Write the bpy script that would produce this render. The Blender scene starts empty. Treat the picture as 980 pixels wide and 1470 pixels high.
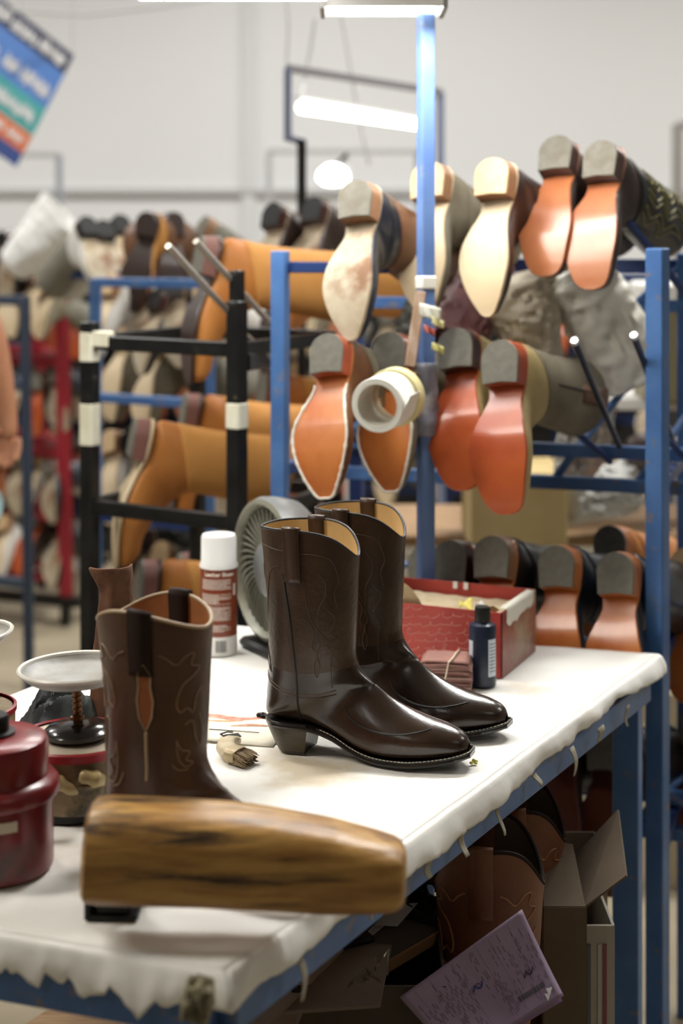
import bpy, math, random
from mathutils import Vector, Matrix, Quaternion, noise
random.seed(7)
C = bpy.context.scene.collection
PI = math.pi
R = math.radians
FPX = 2200.0; CAMZ = 1.62; HOR = 350.0; TZ = 0.90      # focal length in pixels, eye height, horizon row, table height

def P(x, y, Y):
    "point seen at pixel (x, y) at distance Y from the camera"
    return Vector(((x - 490) / FPX * Y, Y, CAMZ - (y - HOR) / FPX * Y))
def G(x, y, z=TZ):
    "point of the level plane z seen at pixel (x, y)"
    return P(x, y, (CAMZ - z) * FPX / (y - HOR))

# ---------------------------------------------------------------- materials
MATS = {}
def mat(name, col, rough=.5, metal=0, col2=None, scale=8, bump=0, bscale=40, coat=0, stretch=None, spread=.5,
        emit=0, alpha=1, sheen=0, detail=6, trans=0, sss=0, spec=.5, col3=None, scale3=3, spread3=.62):
    if name in MATS: return MATS[name]
    m = bpy.data.materials.new(name); m.use_nodes = True
    nt = m.node_tree; b = nt.nodes['Principled BSDF']
    c4 = lambda c: (c[0], c[1], c[2], 1)
    b.inputs['Base Color'].default_value = c4(col)
    b.inputs['Roughness'].default_value = rough
    b.inputs['Metallic'].default_value = metal
    b.inputs['Coat Weight'].default_value = coat
    b.inputs['Coat Roughness'].default_value = .15
    b.inputs['Sheen Weight'].default_value = sheen
    b.inputs['Specular IOR Level'].default_value = spec
    b.inputs['Transmission Weight'].default_value = trans
    if sss: b.inputs['Subsurface Weight'].default_value = sss; b.inputs['Subsurface Scale'].default_value = .01
    b.inputs['Alpha'].default_value = alpha
    if emit:
        b.inputs['Emission Color'].default_value = c4(col); b.inputs['Emission Strength'].default_value = emit
    tc = nt.nodes.new('ShaderNodeTexCoord'); mp = nt.nodes.new('ShaderNodeMapping')
    nt.links.new(tc.outputs['Object'], mp.inputs['Vector'])
    if stretch: mp.inputs['Scale'].default_value = stretch
    def nz(s, d=detail):
        n = nt.nodes.new('ShaderNodeTexNoise'); n.inputs['Scale'].default_value = s; n.inputs['Detail'].default_value = d
        n.inputs['Roughness'].default_value = .6
        nt.links.new(mp.outputs['Vector'], n.inputs['Vector']); return n
    if col2:
        n = nz(scale); r = nt.nodes.new('ShaderNodeValToRGB')
        w = .12
        r.color_ramp.elements[0].position = max(0, spread - w); r.color_ramp.elements[0].color = c4(col)
        r.color_ramp.elements[1].position = min(1, spread + w); r.color_ramp.elements[1].color = c4(col2)
        nt.links.new(n.outputs['Fac'], r.inputs['Fac']); out = r.outputs['Color']
        if col3:
            n3 = nz(scale3); r3 = nt.nodes.new('ShaderNodeValToRGB')
            r3.color_ramp.elements[0].position = spread3 - .06; r3.color_ramp.elements[1].position = spread3 + .06
            nt.links.new(n3.outputs['Fac'], r3.inputs['Fac'])
            mx = nt.nodes.new('ShaderNodeMix'); mx.data_type = 'RGBA'
            nt.links.new(r3.outputs['Color'], mx.inputs['Factor']); nt.links.new(out, mx.inputs['A'])
            mx.inputs['B'].default_value = c4(col3); out = mx.outputs['Result']
        nt.links.new(out, b.inputs['Base Color'])
    if bump:
        n = nz(bscale, 4); bp = nt.nodes.new('ShaderNodeBump'); bp.inputs['Strength'].default_value = bump
        bp.inputs['Distance'].default_value = .004
        nt.links.new(n.outputs['Fac'], bp.inputs['Height']); nt.links.new(bp.outputs['Normal'], b.inputs['Normal'])
    MATS[name] = m
    return m

# ---------------------------------------------------------------- geometry collector
class Geo:
    def __init__(s): s.v = []; s.f = []
    def add(s, vs, fs):
        k = len(s.v); s.v += [tuple(v) for v in vs]; s.f += [tuple(i + k for i in f) for f in fs]; return s
    def box(s, c, size, rot=None, ch=.0):
        "box centred on c; ch chamfers the four edges along z and both caps"
        x, y, z = [k / 2 for k in size]; M = rot.to_matrix() if isinstance(rot, Quaternion) else (rot or Matrix.Identity(3))
        c = Vector(c); ch = min(ch, x * .9, y * .9, z * .9)
        if ch <= 0:
            vs = [(a * x, b * y, d * z) for d in (-1, 1) for a, b in ((-1, -1), (1, -1), (1, 1), (-1, 1))]
            fs = [(3, 2, 1, 0), (4, 5, 6, 7)] + [(i, (i + 1) % 4, (i + 1) % 4 + 4, i + 4) for i in range(4)]
        else:
            def ring(hx, hy, hz, k):
                return [(-hx + k, -hy, hz), (hx - k, -hy, hz), (hx, -hy + k, hz), (hx, hy - k, hz), (hx - k, hy, hz), (-hx + k, hy, hz), (-hx, hy - k, hz), (-hx, -hy + k, hz)]
            vs = ring(x - ch, y - ch, -z, ch * .5) + ring(x, y, -z + ch, ch) + ring(x, y, z - ch, ch) + ring(x - ch, y - ch, z, ch * .5)
            fs = [tuple(range(7, -1, -1)), tuple(range(24, 32))]
            for r in range(3): fs += [(r * 8 + i, r * 8 + (i + 1) % 8, r * 8 + (i + 1) % 8 + 8, r * 8 + i + 8) for i in range(8)]
        return s.add([M @ Vector(v) + c for v in vs], fs)
    def beam(s, p, q, w, h, up=(0, 0, 1), ch=.002):
        p = Vector(p); q = Vector(q); d = q - p; L = d.length; d.normalize(); u = Vector(up)
        if abs(d.dot(u)) > .97: u = Vector((0, 1, 0))
        sx = d.cross(u).normalized(); uu = sx.cross(d).normalized()
        M = Matrix((sx, uu, d)).transposed()
        return s.box((p + q) / 2, (w, h, L), M, ch)
    def tube(s, pts, r, n=10, closed=False, caps=True, flat=None):
        pts = [Vector(p) for p in pts]; N = len(pts)
        if N < 2: return s
        rr = r if isinstance(r, (list, tuple)) else [r] * N
        tan = []
        for i in range(N):
            a = pts[(i - 1) % N] if closed or i else pts[0]; b = pts[(i + 1) % N] if closed or i < N - 1 else pts[-1]
            t = (b - a); tan.append(t.normalized() if t.length > 1e-9 else Vector((0, 0, 1)))
        u = tan[0].orthogonal().normalized(); vs = []; 
        for i in range(N):
            if i:
                q = tan[i - 1].rotation_difference(tan[i]); u = (q @ u)
            u = (u - tan[i] * u.dot(tan[i])).normalized(); w = tan[i].cross(u)
            for k in range(n):
                a = 2 * PI * k / n; vs.append(pts[i] + (u * math.cos(a) + w * math.sin(a)) * rr[i])
        fs = []
        for i in range(N if closed else N - 1):
            j = (i + 1) % N
            for k in range(n): fs.append((i * n + k, i * n + (k + 1) % n, j * n + (k + 1) % n, j * n + k))
        if caps and not closed: fs += [tuple(range(n - 1, -1, -1)), tuple(range((N - 1) * n, N * n))]
        return s.add(vs, fs)
    def lathe(s, prof, n=40, M=None, cap=False):
        "prof = [(r, z)...] about z"
        M = M or Matrix.Identity(4); vs = []; fs = []
        for r, z in prof:
            for k in range(n):
                a = 2 * PI * k / n; vs.append(M @ Vector((r * math.cos(a), r * math.sin(a), z)))
        for i in range(len(prof) - 1):
            for k in range(n): fs.append((i * n + k, i * n + (k + 1) % n, (i + 1) * n + (k + 1) % n, (i + 1) * n + k))
        if cap and prof[0][0] > 1e-5: fs.append(tuple(range(n - 1, -1, -1)))
        if cap and prof[-1][0] > 1e-5: fs.append(tuple(range((len(prof) - 1) * n, len(prof) * n)))
        return s.add(vs, fs)
    def prism(s, out, z0, z1, M=None, out2=None):
        M = M or Matrix.Identity(4); n = len(out); o2 = out2 or out
        vs = [M @ Vector((x, y, z0)) for x, y in out] + [M @ Vector((x, y, z1)) for x, y in o2]
        fs = [tuple(range(n - 1, -1, -1)), tuple(range(n, 2 * n))] + [(i, (i + 1) % n, (i + 1) % n + n, i + n) for i in range(n)]
        return s.add(vs, fs)
    def grid(s, fn, nu, nv, wrap=False):
        k = nu if wrap else nu + 1
        vs = [fn(i / nu, j / nv) for j in range(nv + 1) for i in range(k)]
        fs = [(j * k + i, j * k + (i + 1) % k, (j + 1) * k + (i + 1) % k, (j + 1) * k + i) for j in range(nv) for i in range(nu)]
        return s.add(vs, fs)
    def build(s, name, m, parent=None, smooth=True, loc=None, solid=0, sub=0, **props):
        me = bpy.data.meshes.new(name); me.from_pydata(s.v, [], s.f); me.validate(); me.update()
        o = bpy.data.objects.new(name, me); C.objects.link(o)
        if m: me.materials.append(m)
        if smooth:
            me.polygons.foreach_set('use_smooth', [True] * len(me.polygons))
            me.set_sharp_from_angle(angle=R(38))
        if parent: o.parent = parent
        if loc is not None: o.location = loc
        if solid:
            md = o.modifiers.new('thickness', 'SOLIDIFY'); md.thickness = solid; md.offset = 0
        if sub:
            md = o.modifiers.new('smooth', 'SUBSURF'); md.levels = sub; md.render_levels = sub
        for k, v in props.items(): o[k] = v
        return o

def tag(o, label=None, cat=None, group=None, kind=None):
    if label: o['label'] = label
    if cat: o['category'] = cat
    if group: o['group'] = group
    if kind: o['kind'] = kind
    return o
def thing(name, label, cat, loc=(0, 0, 0), rot=(0, 0, 0), group=None):
    o = bpy.data.objects.new(name, None); C.objects.link(o); o.empty_display_size = .05
    o.location = loc
    if isinstance(rot, Matrix): o.rotation_mode = 'QUATERNION'; o.rotation_quaternion = rot.to_quaternion()
    else: o.rotation_euler = rot
    return tag(o, label, cat, group)
def struct(name, g, m, smooth=False):
    o = g.build(name, m, smooth=smooth); o['kind'] = 'structure'; return o
def dup(root, loc=None, rot=None, label=None, group=None, scale=None, mats=None):
    r = root.copy(); C.objects.link(r)
    if loc is not None: r.location = loc
    if rot is not None:
        if isinstance(rot, Matrix): r.rotation_mode = 'QUATERNION'; r.rotation_quaternion = rot.to_quaternion()
        else: r.rotation_mode = 'XYZ'; r.rotation_euler = rot
    if scale is not None: r.scale = scale
    if label: r['label'] = label
    if group: r['group'] = group
    def rec(src, par):
        for ch in list(src.children):
            nm = ch.name.split('.')[0]
            if mats and nm not in mats: continue
            c = ch.copy(); C.objects.link(c); c.parent = par
            if mats and nm in mats and c.type == 'MESH':
                c.material_slots[0].link = 'OBJECT'; c.material_slots[0].material = mats[nm]
            rec(ch, c)
    rec(root, r)
    return r
def crom(keys, t):
    "Catmull-Rom through a list of tuples at float index t"
    n = len(keys); i = min(int(t), n - 2); f = t - i
    p0 = keys[max(i - 1, 0)]; p1 = keys[i]; p2 = keys[i + 1]; p3 = keys[min(i + 2, n - 1)]
    return tuple(.5 * (2 * b + (c - a) * f + (2 * a - 5 * b + 4 * c - d) * f * f + (3 * b - a - 3 * c + d) * f ** 3) for a, b, c, d in zip(p0, p1, p2, p3))
def lerpk(keys, x):
    if x <= keys[0][0]: return keys[0][1]
    for (a, u), (b, v) in zip(keys, keys[1:]):
        if x <= b: f = (x - a) / (b - a); return u + (v - u) * f
    return keys[-1][1]
def smoothk(keys, x):
    if x <= keys[0][0]: return keys[0][1]
    if x >= keys[-1][0]: return keys[-1][1]
    for i, ((a, u), (b, v)) in enumerate(zip(keys, keys[1:])):
        if x <= b:
            f = (x - a) / (b - a); return crom([(k[1],) for k in keys], i + f)[0]
def sm(e0, e1, x):
    t = max(0, min(1, (x - e0) / (e1 - e0))); return t * t * (3 - 2 * t)
# ---------------------------------------------------------------- the boot
# local frame: heel back at x=0, toe towards +x, shaft up +z, ground z=0
RINGS = [  # Fx, Fz, Bx, Bz, half width
    (.137, .318, -.011, .318, .053), (.1365, .285, -.008, .285, .053), (.135, .245, -.004, .245, .051), (.1335, .200, .000, .200, .049),
    (.132, .160, .001, .145, .0455), (.132, .138, .000, .104, .041), (.137, .125, -.003, .074, .0375), (.145, .1145, .000, .049, .0350),
    (.154, .106, .030, .047, .0335), (.165, .097, .066, .043, .0335), (.179, .087, .103, .031, .035), (.197, .0775, .140, .016, .040),
    (.219, .069, .176, .010, .0445), (.243, .062, .215, .010, .044), (.267, .0565, .250, .014, .0385), (.285, .0505, .277, .018, .0300),
    (.296, .043, .291, .021, .0200), (.3015, .034, .2995, .025, .006)]
HERO = dict(sw=[(0, .018), (.008, .0275), (.03, .0345), (.07, .0325), (.11, .0295), (.145, .0365), (.18, .046), (.212, .0485), (.245, .0425), (.275, .033), (.290, .0245), (.300, .016), (.305, .009)],
            L=.306, hh=.042, heel=(-.002, .070, .0345, .019, .064, .0285), toe=1.0)
ROPER = dict(sw=[(0, .02), (.012, .0315), (.035, .036), (.08, .0335), (.108, .031), (.145, .042), (.185, .0525), (.215, .0525), (.245, .047), (.272, .0405), (.288, .0345), (.298, .0275), (.304, .019), (.307, .009)],
            L=.307, hh=.036, heel=(-.002, .083, .037, .002, .079, .034), toe=2.2)
SNIP = dict(sw=[(0, .02), (.012, .0315), (.035, .0355), (.08, .0325), (.108, .030), (.145, .041), (.185, .0515), (.215, .0505), (.245, .043), (.272, .0325), (.290, .0230), (.300, .0165), (.305, .0105), (.307, .006)],
            L=.307, hh=.036, heel=(-.002, .081, .036, .003, .077, .033), toe=1.6)
POINT = dict(sw=[(0, .02), (.012, .031), (.035, .035), (.08, .031), (.108, .028), (.145, .037), (.18, .046), (.212, .0475), (.245, .040), (.272, .0300), (.290, .0205), (.300, .0145), (.305, .009), (.307, .005)],
            L=.307, hh=.038, heel=(-.002, .080, .036, .004, .076, .033), toe=1.2)
def zbot(S, x):
    "underside of the upper"
    hh = S['hh']
    return smoothk([(0, hh + .002), (.07, hh), (.10, hh - .008), (.14, .016), (.17, .0095), (.22, .0095), (.25, .0125), (.28, .0175), (.31, .0235)], x)
def swid(S, x): return smoothk(S['sw'], x)

class Boot:
    def __init__(s, S, side=1, dip=.036, back=.0, shaft=1.0, nr=64, na=40, pw=7, sdip=0):
        s.sd = sdip
        s.pw = pw
        s.S = S; s.side = side; s.dip = dip; s.back = back; s.nr = nr; s.na = na
        ks = []
        for i, (fx, fz, bx, bz, hw) in enumerate(RINGS):
            if i >= 8:
                hw = max(.004, swid(S, (bx * .6 + fx * .4)) - .0035) * (1 if i < 17 else .6)
                bz = zbot(S, bx)
                if i >= 14: hw = min(hw, max(.004, swid(S, bx) - .002))
            if i >= 14 and S['toe'] > 1: fz = fz + .004 * (S['toe'] - 1)
            if i < 4: fz = .145 + (fz - .145) * shaft if i < 4 else fz; bz = .145 + (bz - .145) * shaft
            ks.append((fx, fz, bx, bz, hw, 2 if i < 7 else 2 + min(2.2, (i - 6) * .5), .5 if i < 6 else .5 + min(.16, (i - 5) * .03)))
        s.k = ks; s.N = len(ks) - 1
    def surf(s, t, a, off=0):
        "point at ring t (0 top .. N toe), angle a (0 front, pi back, + left side)"
        fx, fz, bx, bz, hw, n, q0 = crom(s.k, max(0, min(s.N, t)))
        ca = math.cos(a); sa = math.sin(a)
        if ca >= 0: al = q0 * (1 - ca ** 1.0); lat = abs(sa)
        else:
            e = 2 / n; al = q0 + (1 - q0) * (abs(ca) ** e); lat = abs(sa) ** e
        if t > 7 and ca >= 0: lat = abs(sa) ** (1 + .25 * sm(7, 9, t) * sm(17, 13, t))
        hw = hw + off; ax = fx - bx; az = fz - bz; L = math.hypot(ax, az) or 1
        f = (fx + ax / L * off, fz + az / L * off); b = (bx - ax / L * off, bz - az / L * off)
        x = f[0] + (b[0] - f[0]) * al; z = f[1] + (b[1] - f[1]) * al
        if t < 3:
            w = (1 - t / 3) ** 2; d = s.dip * (.5 + .5 * ca) ** s.pw + s.back * (.5 - .5 * ca) ** 4 + .004 * (1 - abs(sa)) + s.sd * abs(sa) ** 3.5
            z -= d * w
        y = hw * (lat if sa >= 0 else -lat)
        if x > .1: y += s.side * .007 * math.sin(min(1, (x - .1) / .2) * PI) * (1 if z < .1 else 0.5)
        return Vector((x, y, z))
    def upper(s, t0=0, t1=None, off=0, k0=0, k1=0):
        t1 = s.N if t1 is None else t1; g = Geo()
        def pt(u, v): w = .5 - .5 * math.cos(2 * PI * u); a, b = t0 - k0 * w, t1 - k1 * w; return s.surf(a + (b - a) * v, 2 * PI * u, off)
        g.grid(pt, s.na, max(4, int(s.nr * (t1 - t0) / s.N)), wrap=True)
        return g
    def find(s, x, z, sgn):
        "surface parameters of side point with given x, z"
        if not hasattr(s, 'tab'):
            s.tab = [(t / 4, a / 24 * PI, s.surf(t / 4, a / 24 * PI)) for t in range(s.N * 4 + 1) for a in range(1, 24)]
        t, a, _ = min(s.tab, key=lambda r: (r[2].x - x) ** 2 + (r[2].z - z) ** 2)
        for _ in range(8):
            p = s.surf(t, a); e = .01; pt = s.surf(t + e, a); pa = s.surf(t, a + e)
            j = ((pt.x - p.x) / e, (pa.x - p.x) / e, (pt.z - p.z) / e, (pa.z - p.z) / e); D = j[0] * j[3] - j[1] * j[2]
            if abs(D) < 1e-9: break
            dx = x - p.x; dz = z - p.z
            t += max(-.3, min(.3, (j[3] * dx - j[1] * dz) / D)); a += max(-.2, min(.2, (-j[2] * dx + j[0] * dz) / D))
            t = max(0, min(s.N - .05, t)); a = max(.03, min(PI - .03, a))
        return t, a * sgn
    def line(s, pts, sgn, off=.0003, step=.004):
        "polyline of (x, z) smoothed and laid on one side"
        n = len(pts); L = sum(math.hypot(b[0] - a[0], b[1] - a[1]) for a, b in zip(pts, pts[1:])); m = max(3, int(L / step)); out = []
        for i in range(m + 1):
            x, z = crom(pts, i / m * (n - 1)); t, a = s.find(x, z, sgn); out.append(s.surf(t, a, off))
        return out
    def sole(s, th=.006, out=.0035, x0=-.002, nx=60, x1=None, bare=False):
        g = Geo(); S = s.S; xs = []; L = x1 or S['L']; loops = []
        for i in range(nx + 1):
            u = i / nx; x = x0 + (L - x0) * (.5 - .5 * math.cos(PI * u)) if u < .0 else x0 + (L - x0) * (1 - (1 - u) ** 1.25)
            w = swid(S, max(0, x)) + (out - .0035)
            if x < .012: w = min(w, S['heel'][2] * math.sqrt(max(.02, 1 - (1 - max(0, (x - x0)) / .03) ** 2)) if x < .03 else w)
            zc = zbot(S, x) ; yc = s.side * .007 * math.sin(max(0, min(1, (x - .1) / .2)) * PI) if x > .1 else 0
            loops.append([(x, yc - w, zc), (x, yc - w - .0008, zc - th * .5), (x, yc - w + .0008, zc - th), (x, yc, zc - th), (x, yc + w - .0008, zc - th), (x, yc + w + .0008, zc - th * .5), (x, yc + w, zc), (x, yc, zc)])
        k = 8; vs = [p for l in loops for p in l]; fs = []
        for i in range(nx):
            for j in range(k): fs.append((i * k + j, i * k + (j + 1) % k, (i + 1) * k + (j + 1) % k, (i + 1) * k + j))
        fs += [tuple(range(k)), tuple(range(nx * k + k - 1, nx * k - 1, -1))]
        return g.add(vs, fs)
    def edge(s, out=.0, dz=0, x0=.075, sgn=-1, n=60):
        S = s.S; r = []
        for i in range(n + 1):
            x = x0 + (S['L'] - .001 - x0) * (1 - (1 - i / n) ** 1.4); yc = s.side * .007 * math.sin(max(0, min(1, (x - .1) / .2)) * PI)
            r.append(Vector((x, yc + sgn * (swid(S, x) + out), zbot(S, x) + dz)))
        return r
    def heel(s, z0f, z1f, n=18):
        "a slice of the heel stack; fractions of its height, 0 on the ground"
        x0, x1, hw, bx0, bx1, bhw = s.S['heel']; hh = s.S['hh'] - .005; g = Geo()
        def ring(f):
            a0 = bx0 + (x0 - bx0) * f ** .8; a1 = bx1 + (x1 - bx1) * f; w = bhw + (hw - bhw) * f; ln = a1 - a0; z = hh * f; o = []
            o.append((a1, w * .93)); 
            for i in range(n + 1):
                th = PI / 2 + PI * i / n; o.append((a0 + ln * .46 + ln * .46 * math.cos(th), w * math.sin(th)))
            o.append((a1, -w * .93)); o.append((a1 - .003, 0)); return [(x, y, z + (.002 * (1 - f) * 0)) for x, y in o]
        fs_ = [z0f + (z1f - z0f) * i / 3 for i in range(4)]; rs = [ring(f) for f in fs_]; k = len(rs[0])
        vs = [p for r in rs for p in r]; fs = []
        for i in range(3):
            for j in range(k): fs.append((i * k + j, i * k + (j + 1) % k, (i + 1) * k + (j + 1) % k, (i + 1) * k + j))
        fs += [tuple(range(k - 1, -1, -1)), tuple(range(3 * k, 4 * k))]
        return g.add(vs, fs)
    def strap(s, sgn, a0=PI * .55, half=.0105, down=3.0, inn=1.2, lift=.005):
        "pull strap over the rim"
        g = Geo(); rows = []
        def pair(t, off, dz=0):
            da = half / .060
            p = s.surf(t, sgn * (a0 - da), off); q = s.surf(t, sgn * (a0 + da), off); m = s.surf(t, sgn * a0, off)
            for k in (p, q, m): k.z += dz
            return p, m, q
        n = 14
        for i in range(n + 1): rows.append(pair(down * (1 - i / n), .0028))
        rows.append(pair(0, .0028, lift * .7)); rows.append(pair(0, .0005, lift)); rows.append(pair(0, -.003, lift * .8)); 
        for i in range(n + 1): rows.append(pair(inn * i / n, -.0055))
        vs = [p for r in rows for p in r]; fs = []
        for i in range(len(rows) - 1):
            for j in range(2): fs.append((i * 3 + j, i * 3 + j + 1, i * 3 + j + 4, i * 3 + j + 3))
        g.add(vs, fs); g.rows = rows
        return g
def merge_tubes(lines, r, n=6):
    g = Geo()
    for l in lines: g.tube(l, r, n)
    return g
# ---------------------------------------------------------------- palette
hero_l = mat('dark_brown_leather', (.020, .0095, .005), .24, col2=(.034, .016, .008), scale=14, bump=.10, bscale=260, coat=.35)
hero_s = mat('dark_brown_shaft_leather', (.026, .012, .0052), .36, col2=(.056, .027, .011), scale=7, bump=.30, bscale=120, coat=.15, spec=.4)
hero_stitch = mat('brown_thread', (.065, .032, .016), .6)
hero_dark = mat('black_piping', (.006, .004, .003), .5)
strap_l = mat('pull_strap_leather', (.050, .024, .012), .40, bump=.15, bscale=200)
tan_lin = mat('tan_lining_leather', (.56, .38, .17), .6, col2=(.62, .43, .20), scale=12)
welt_th = mat('pale_welt_thread', (.62, .56, .45), .6)
sole_edge = mat('black_sole_edge', (.010, .008, .007), .28, coat=.3)
heel_st = mat('dark_stacked_leather', (.040, .030, .014), .34, col2=(.060, .045, .022), scale=30, stretch=(1, 1, 12), coat=.2)
blue = mat('blue_rack_paint', (.050, .135, .35), .42, col2=(.075, .18, .42), scale=9, bump=.08, bscale=50, col3=(.22, .17, .12), scale3=34, spread3=.655)
blue_l = mat('pale_blue_paint', (.115, .22, .52), .45, col2=(.15, .27, .57), scale=7, col3=(.22, .20, .17), scale3=30, spread3=.72)
dblue = mat('dark_blue_paint', (.012, .035, .14), .45)
black_p = mat('black_rack_paint', (.007, .007, .007), .38, col2=(.013, .013, .013), scale=20, spec=.3, col3=(.12, .10, .06), scale3=40, spread3=.72)
red_p = mat('red_rack_paint', (.26, .010, .020), .45)
steel = mat('bare_steel_rod', (.55, .50, .42), .35, metal=.8)
cover_m = mat('white_table_paper', (.84, .825, .78), .75, col2=(.88, .87, .83), scale=5, bump=.35, bscale=16, col3=(.66, .57, .43), scale3=3.1, spread3=.64)
board_m = mat('worn_plywood', (.26, .15, .07), .7, col2=(.36, .23, .12), scale=12, stretch=(1, 8, 8))
wood_m = mat('worn_bench_wood', (.27, .125, .026), .36, col2=(.50, .28, .075), scale=5, stretch=(1.5, 7, 12), bump=.5, bscale=10, col3=(.045, .022, .010), scale3=3.6, spread3=.585)
iron = mat('black_iron', (.012, .011, .011), .45, metal=.5)
wall_m = mat('white_wall_paint', (.78, .785, .79), .9)
ceil_m = mat('white_ceiling', (.8, .8, .8), .9)
floor_m = mat('worn_concrete_floor', (.27, .225, .155), .75, col2=(.32, .27, .185), scale=1.5, bump=.1, bscale=10)
white_pl = mat('white_plastic', (.85, .85, .84), .35)
tape_w = mat('white_masking_tape', (.84, .83, .76), .6)
tape_y = mat('cream_masking_tape', (.78, .70, .42), .6)
tape_c = mat('pale_yellow_label_tape', (.80, .78, .64), .6, col2=(.70, .67, .52), scale=20)
hall_wall = mat('fill_cutting_grey_wall', (.30, .30, .29), .9)  # grey for the out-of-view walls, chosen to reduce bounced fill light
# ---------------------------------------------------------------- the finished pair on the table
def crop1(pts):
    "side-view tracing turned into boot coordinates"
    out = []
    for cx, cy in pts:
        px = 350 + cx / 2.333; py = 680 + cy / 2.333
        x = (px - 388) / 1014 / .956; g = 1076 + max(0, min(1, (px - 440) / 170)) * 30
        out.append((x, (g - py) / 1014))
    return out
def hero_boot(label, loc, yaw, side, group):
    B = Boot(HERO, side, nr=110, na=64)
    t = thing('western_boot', label, 'boot', loc, (0, 0, yaw), group)
    sh = B.upper(0, 5.8, k1=1.35); sh.build('shaft', hero_s, t)
    g = B.upper(5.8, None, k0=1.35); g.build('vamp', hero_l, t)
    li = B.upper(0, 6.5, off=-.0032); li.build('lining', tan_lin, t)
    g = Geo(); g.tube([B.surf(0, 2 * PI * i / 72, -.0014) for i in range(72)], .0021, 8, closed=True); g.build('rim_binding', hero_dark, t)
    for sg in (-1, 1):
        ln = [[(70, 262), (72, 240), (100, 232), (160, 238), (230, 246), (290, 260), (335, 285), (352, 330), (356, 365), (345, 400), (352, 450)],
              [(165, 293), (140, 300), (120, 330), (112, 380), (102, 440), (90, 500), (93, 560), (108, 610), (118, 660)],
              [(208, 290), (235, 305), (255, 350), (262, 420), (280, 480), (310, 530), (335, 572), (330, 640), (332, 712)],
              [(268, 480), (285, 520), (275, 560), (292, 590), (280, 625), (286, 668), (298, 630), (290, 590), (302, 560), (292, 520), (300, 470)],
              [(88, 560), (100, 590), (92, 620), (112, 655)],
              [(320, 440), (345, 480), (330, 520)], [(298, 320), (320, 360), (318, 400), (300, 440), (296, 480)],
              [(88, 300), (82, 380), (84, 450)],
              [(88, 664), (120, 688), (165, 705), (218, 716), (280, 726), (343, 722)], [(88, 676), (120, 700), (165, 716), (218, 727), (280, 738), (343, 736)]]
        g = merge_tubes([B.line(crop1(l), sg, off=.0002) for l in ln], .00075, 5); g.build('stitching', hero_stitch, t)
        g = Geo(); g.tube(B.line(crop1([(181, 315), (190, 380), (202, 460), (211, 560), (217, 650), (218, 740), (219, 800), (222, 850)]), sg, off=.0002), .0016, 6)
        g.build('side_seam', hero_dark, t)
        g = Geo(); l = B.line(crop1([(370, 782), (385, 812), (425, 842), (485, 866), (560, 879), (620, 877), (655, 868)]), sg, off=.0001, step=.003)
        g.tube(l, [.0009 + .0006 * math.sin(PI * i / (len(l) - 1)) for i in range(len(l))], 6); g.build('toe_ridge_seam', hero_dark, t)
        # cat stitches on the shaft seam strap
        st = B.strap(sg, a0=PI * .54, down=1.95, inn=1.1); o = st.build('pull_strap', strap_l, t, solid=.0022)
        sl = []
        for j in (0, 2):
            for k in range(0, 14, 1): sl.append([st.rows[k][j] + (st.rows[k][1] - st.rows[k][j]) * .14 + Vector((0, sg * .0016, 0)), st.rows[k][j] * .45 + st.rows[k + 1][j] * .55 + (st.rows[k][1] - st.rows[k][j]) * .14 + Vector((0, sg * .0016, 0))])
        merge_tubes(sl[:len(sl) // 2], .0004, 5).build('strap_stitching', hero_stitch, o); merge_tubes(sl[len(sl) // 2:], .0004, 5).build('strap_stitching', hero_stitch, o)
    B.sole(.0058, .0078, x0=-.003).build('outsole', sole_edge, t)
    # welt rib and its pale stitches round the forefoot
    e1 = B.edge(.0022, .0012, .085, -1); e2 = B.edge(.0022, .0012, .085, 1)
    g = Geo(); g.tube(e1 + e2[::-1], .0018, 8); w = g.build('welt', sole_edge, t)
    e1 = B.edge(.0032, .0026, .09, -1, 90); e2 = B.edge(.0032, .0026, .09, 1, 90); path = e1 + e2[::-1]
    ds = []; acc = 0; cur = [path[0]]; on = True
    for a, b in zip(path, path[1:]):
        d = (b - a).length; m = max(1, int(d / .0008))
        for k in range(m):
            p = a + (b - a) * (k + 1) / m; acc += d / m; cur.append(p)
            if acc > (.0032 if on else .0013):
                if on: ds.append([cur[0], cur[-1]])
                cur = [p]; acc = 0; on = not on
    merge_tubes(ds, .00062, 5).build('welt_stitching', welt_th, t)
    h = B.heel(.12, 1.0); h.build('heel', heel_st, t)
    B.heel(0, .12).build('heel_cap', sole_edge, t)
    # counter rand at the heel seat
    g = Geo(); pts = [Vector((-.001 + .034 - .034 * math.cos(a), .0352 * math.sin(a), HERO['hh'] + .0012)) for a in [(-PI * .5 + PI * i / 30) for i in range(31)]]
    g.tube([Vector((.07, -.0345, HERO['hh'] + .001))] + pts + [Vector((.07, .0345, HERO['hh'] + .001))], .0022, 8); g.build('heel_seat_rand', sole_edge, t)
    return t
o1 = G(400, 1072)
hero1 = hero_boot('nearer of the two finished dark brown leather cowboy boots standing on the white table', (o1.x - .013, o1.y, TZ + .003), R(-19), 1, None)
hero2 = hero_boot('farther finished dark brown cowboy boot, standing half behind its mate on the white table', (-.028, 2.345, TZ + .003), R(-24), -1, None)
hero1.scale = hero2.scale = (.975, 1, 1)
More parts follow.
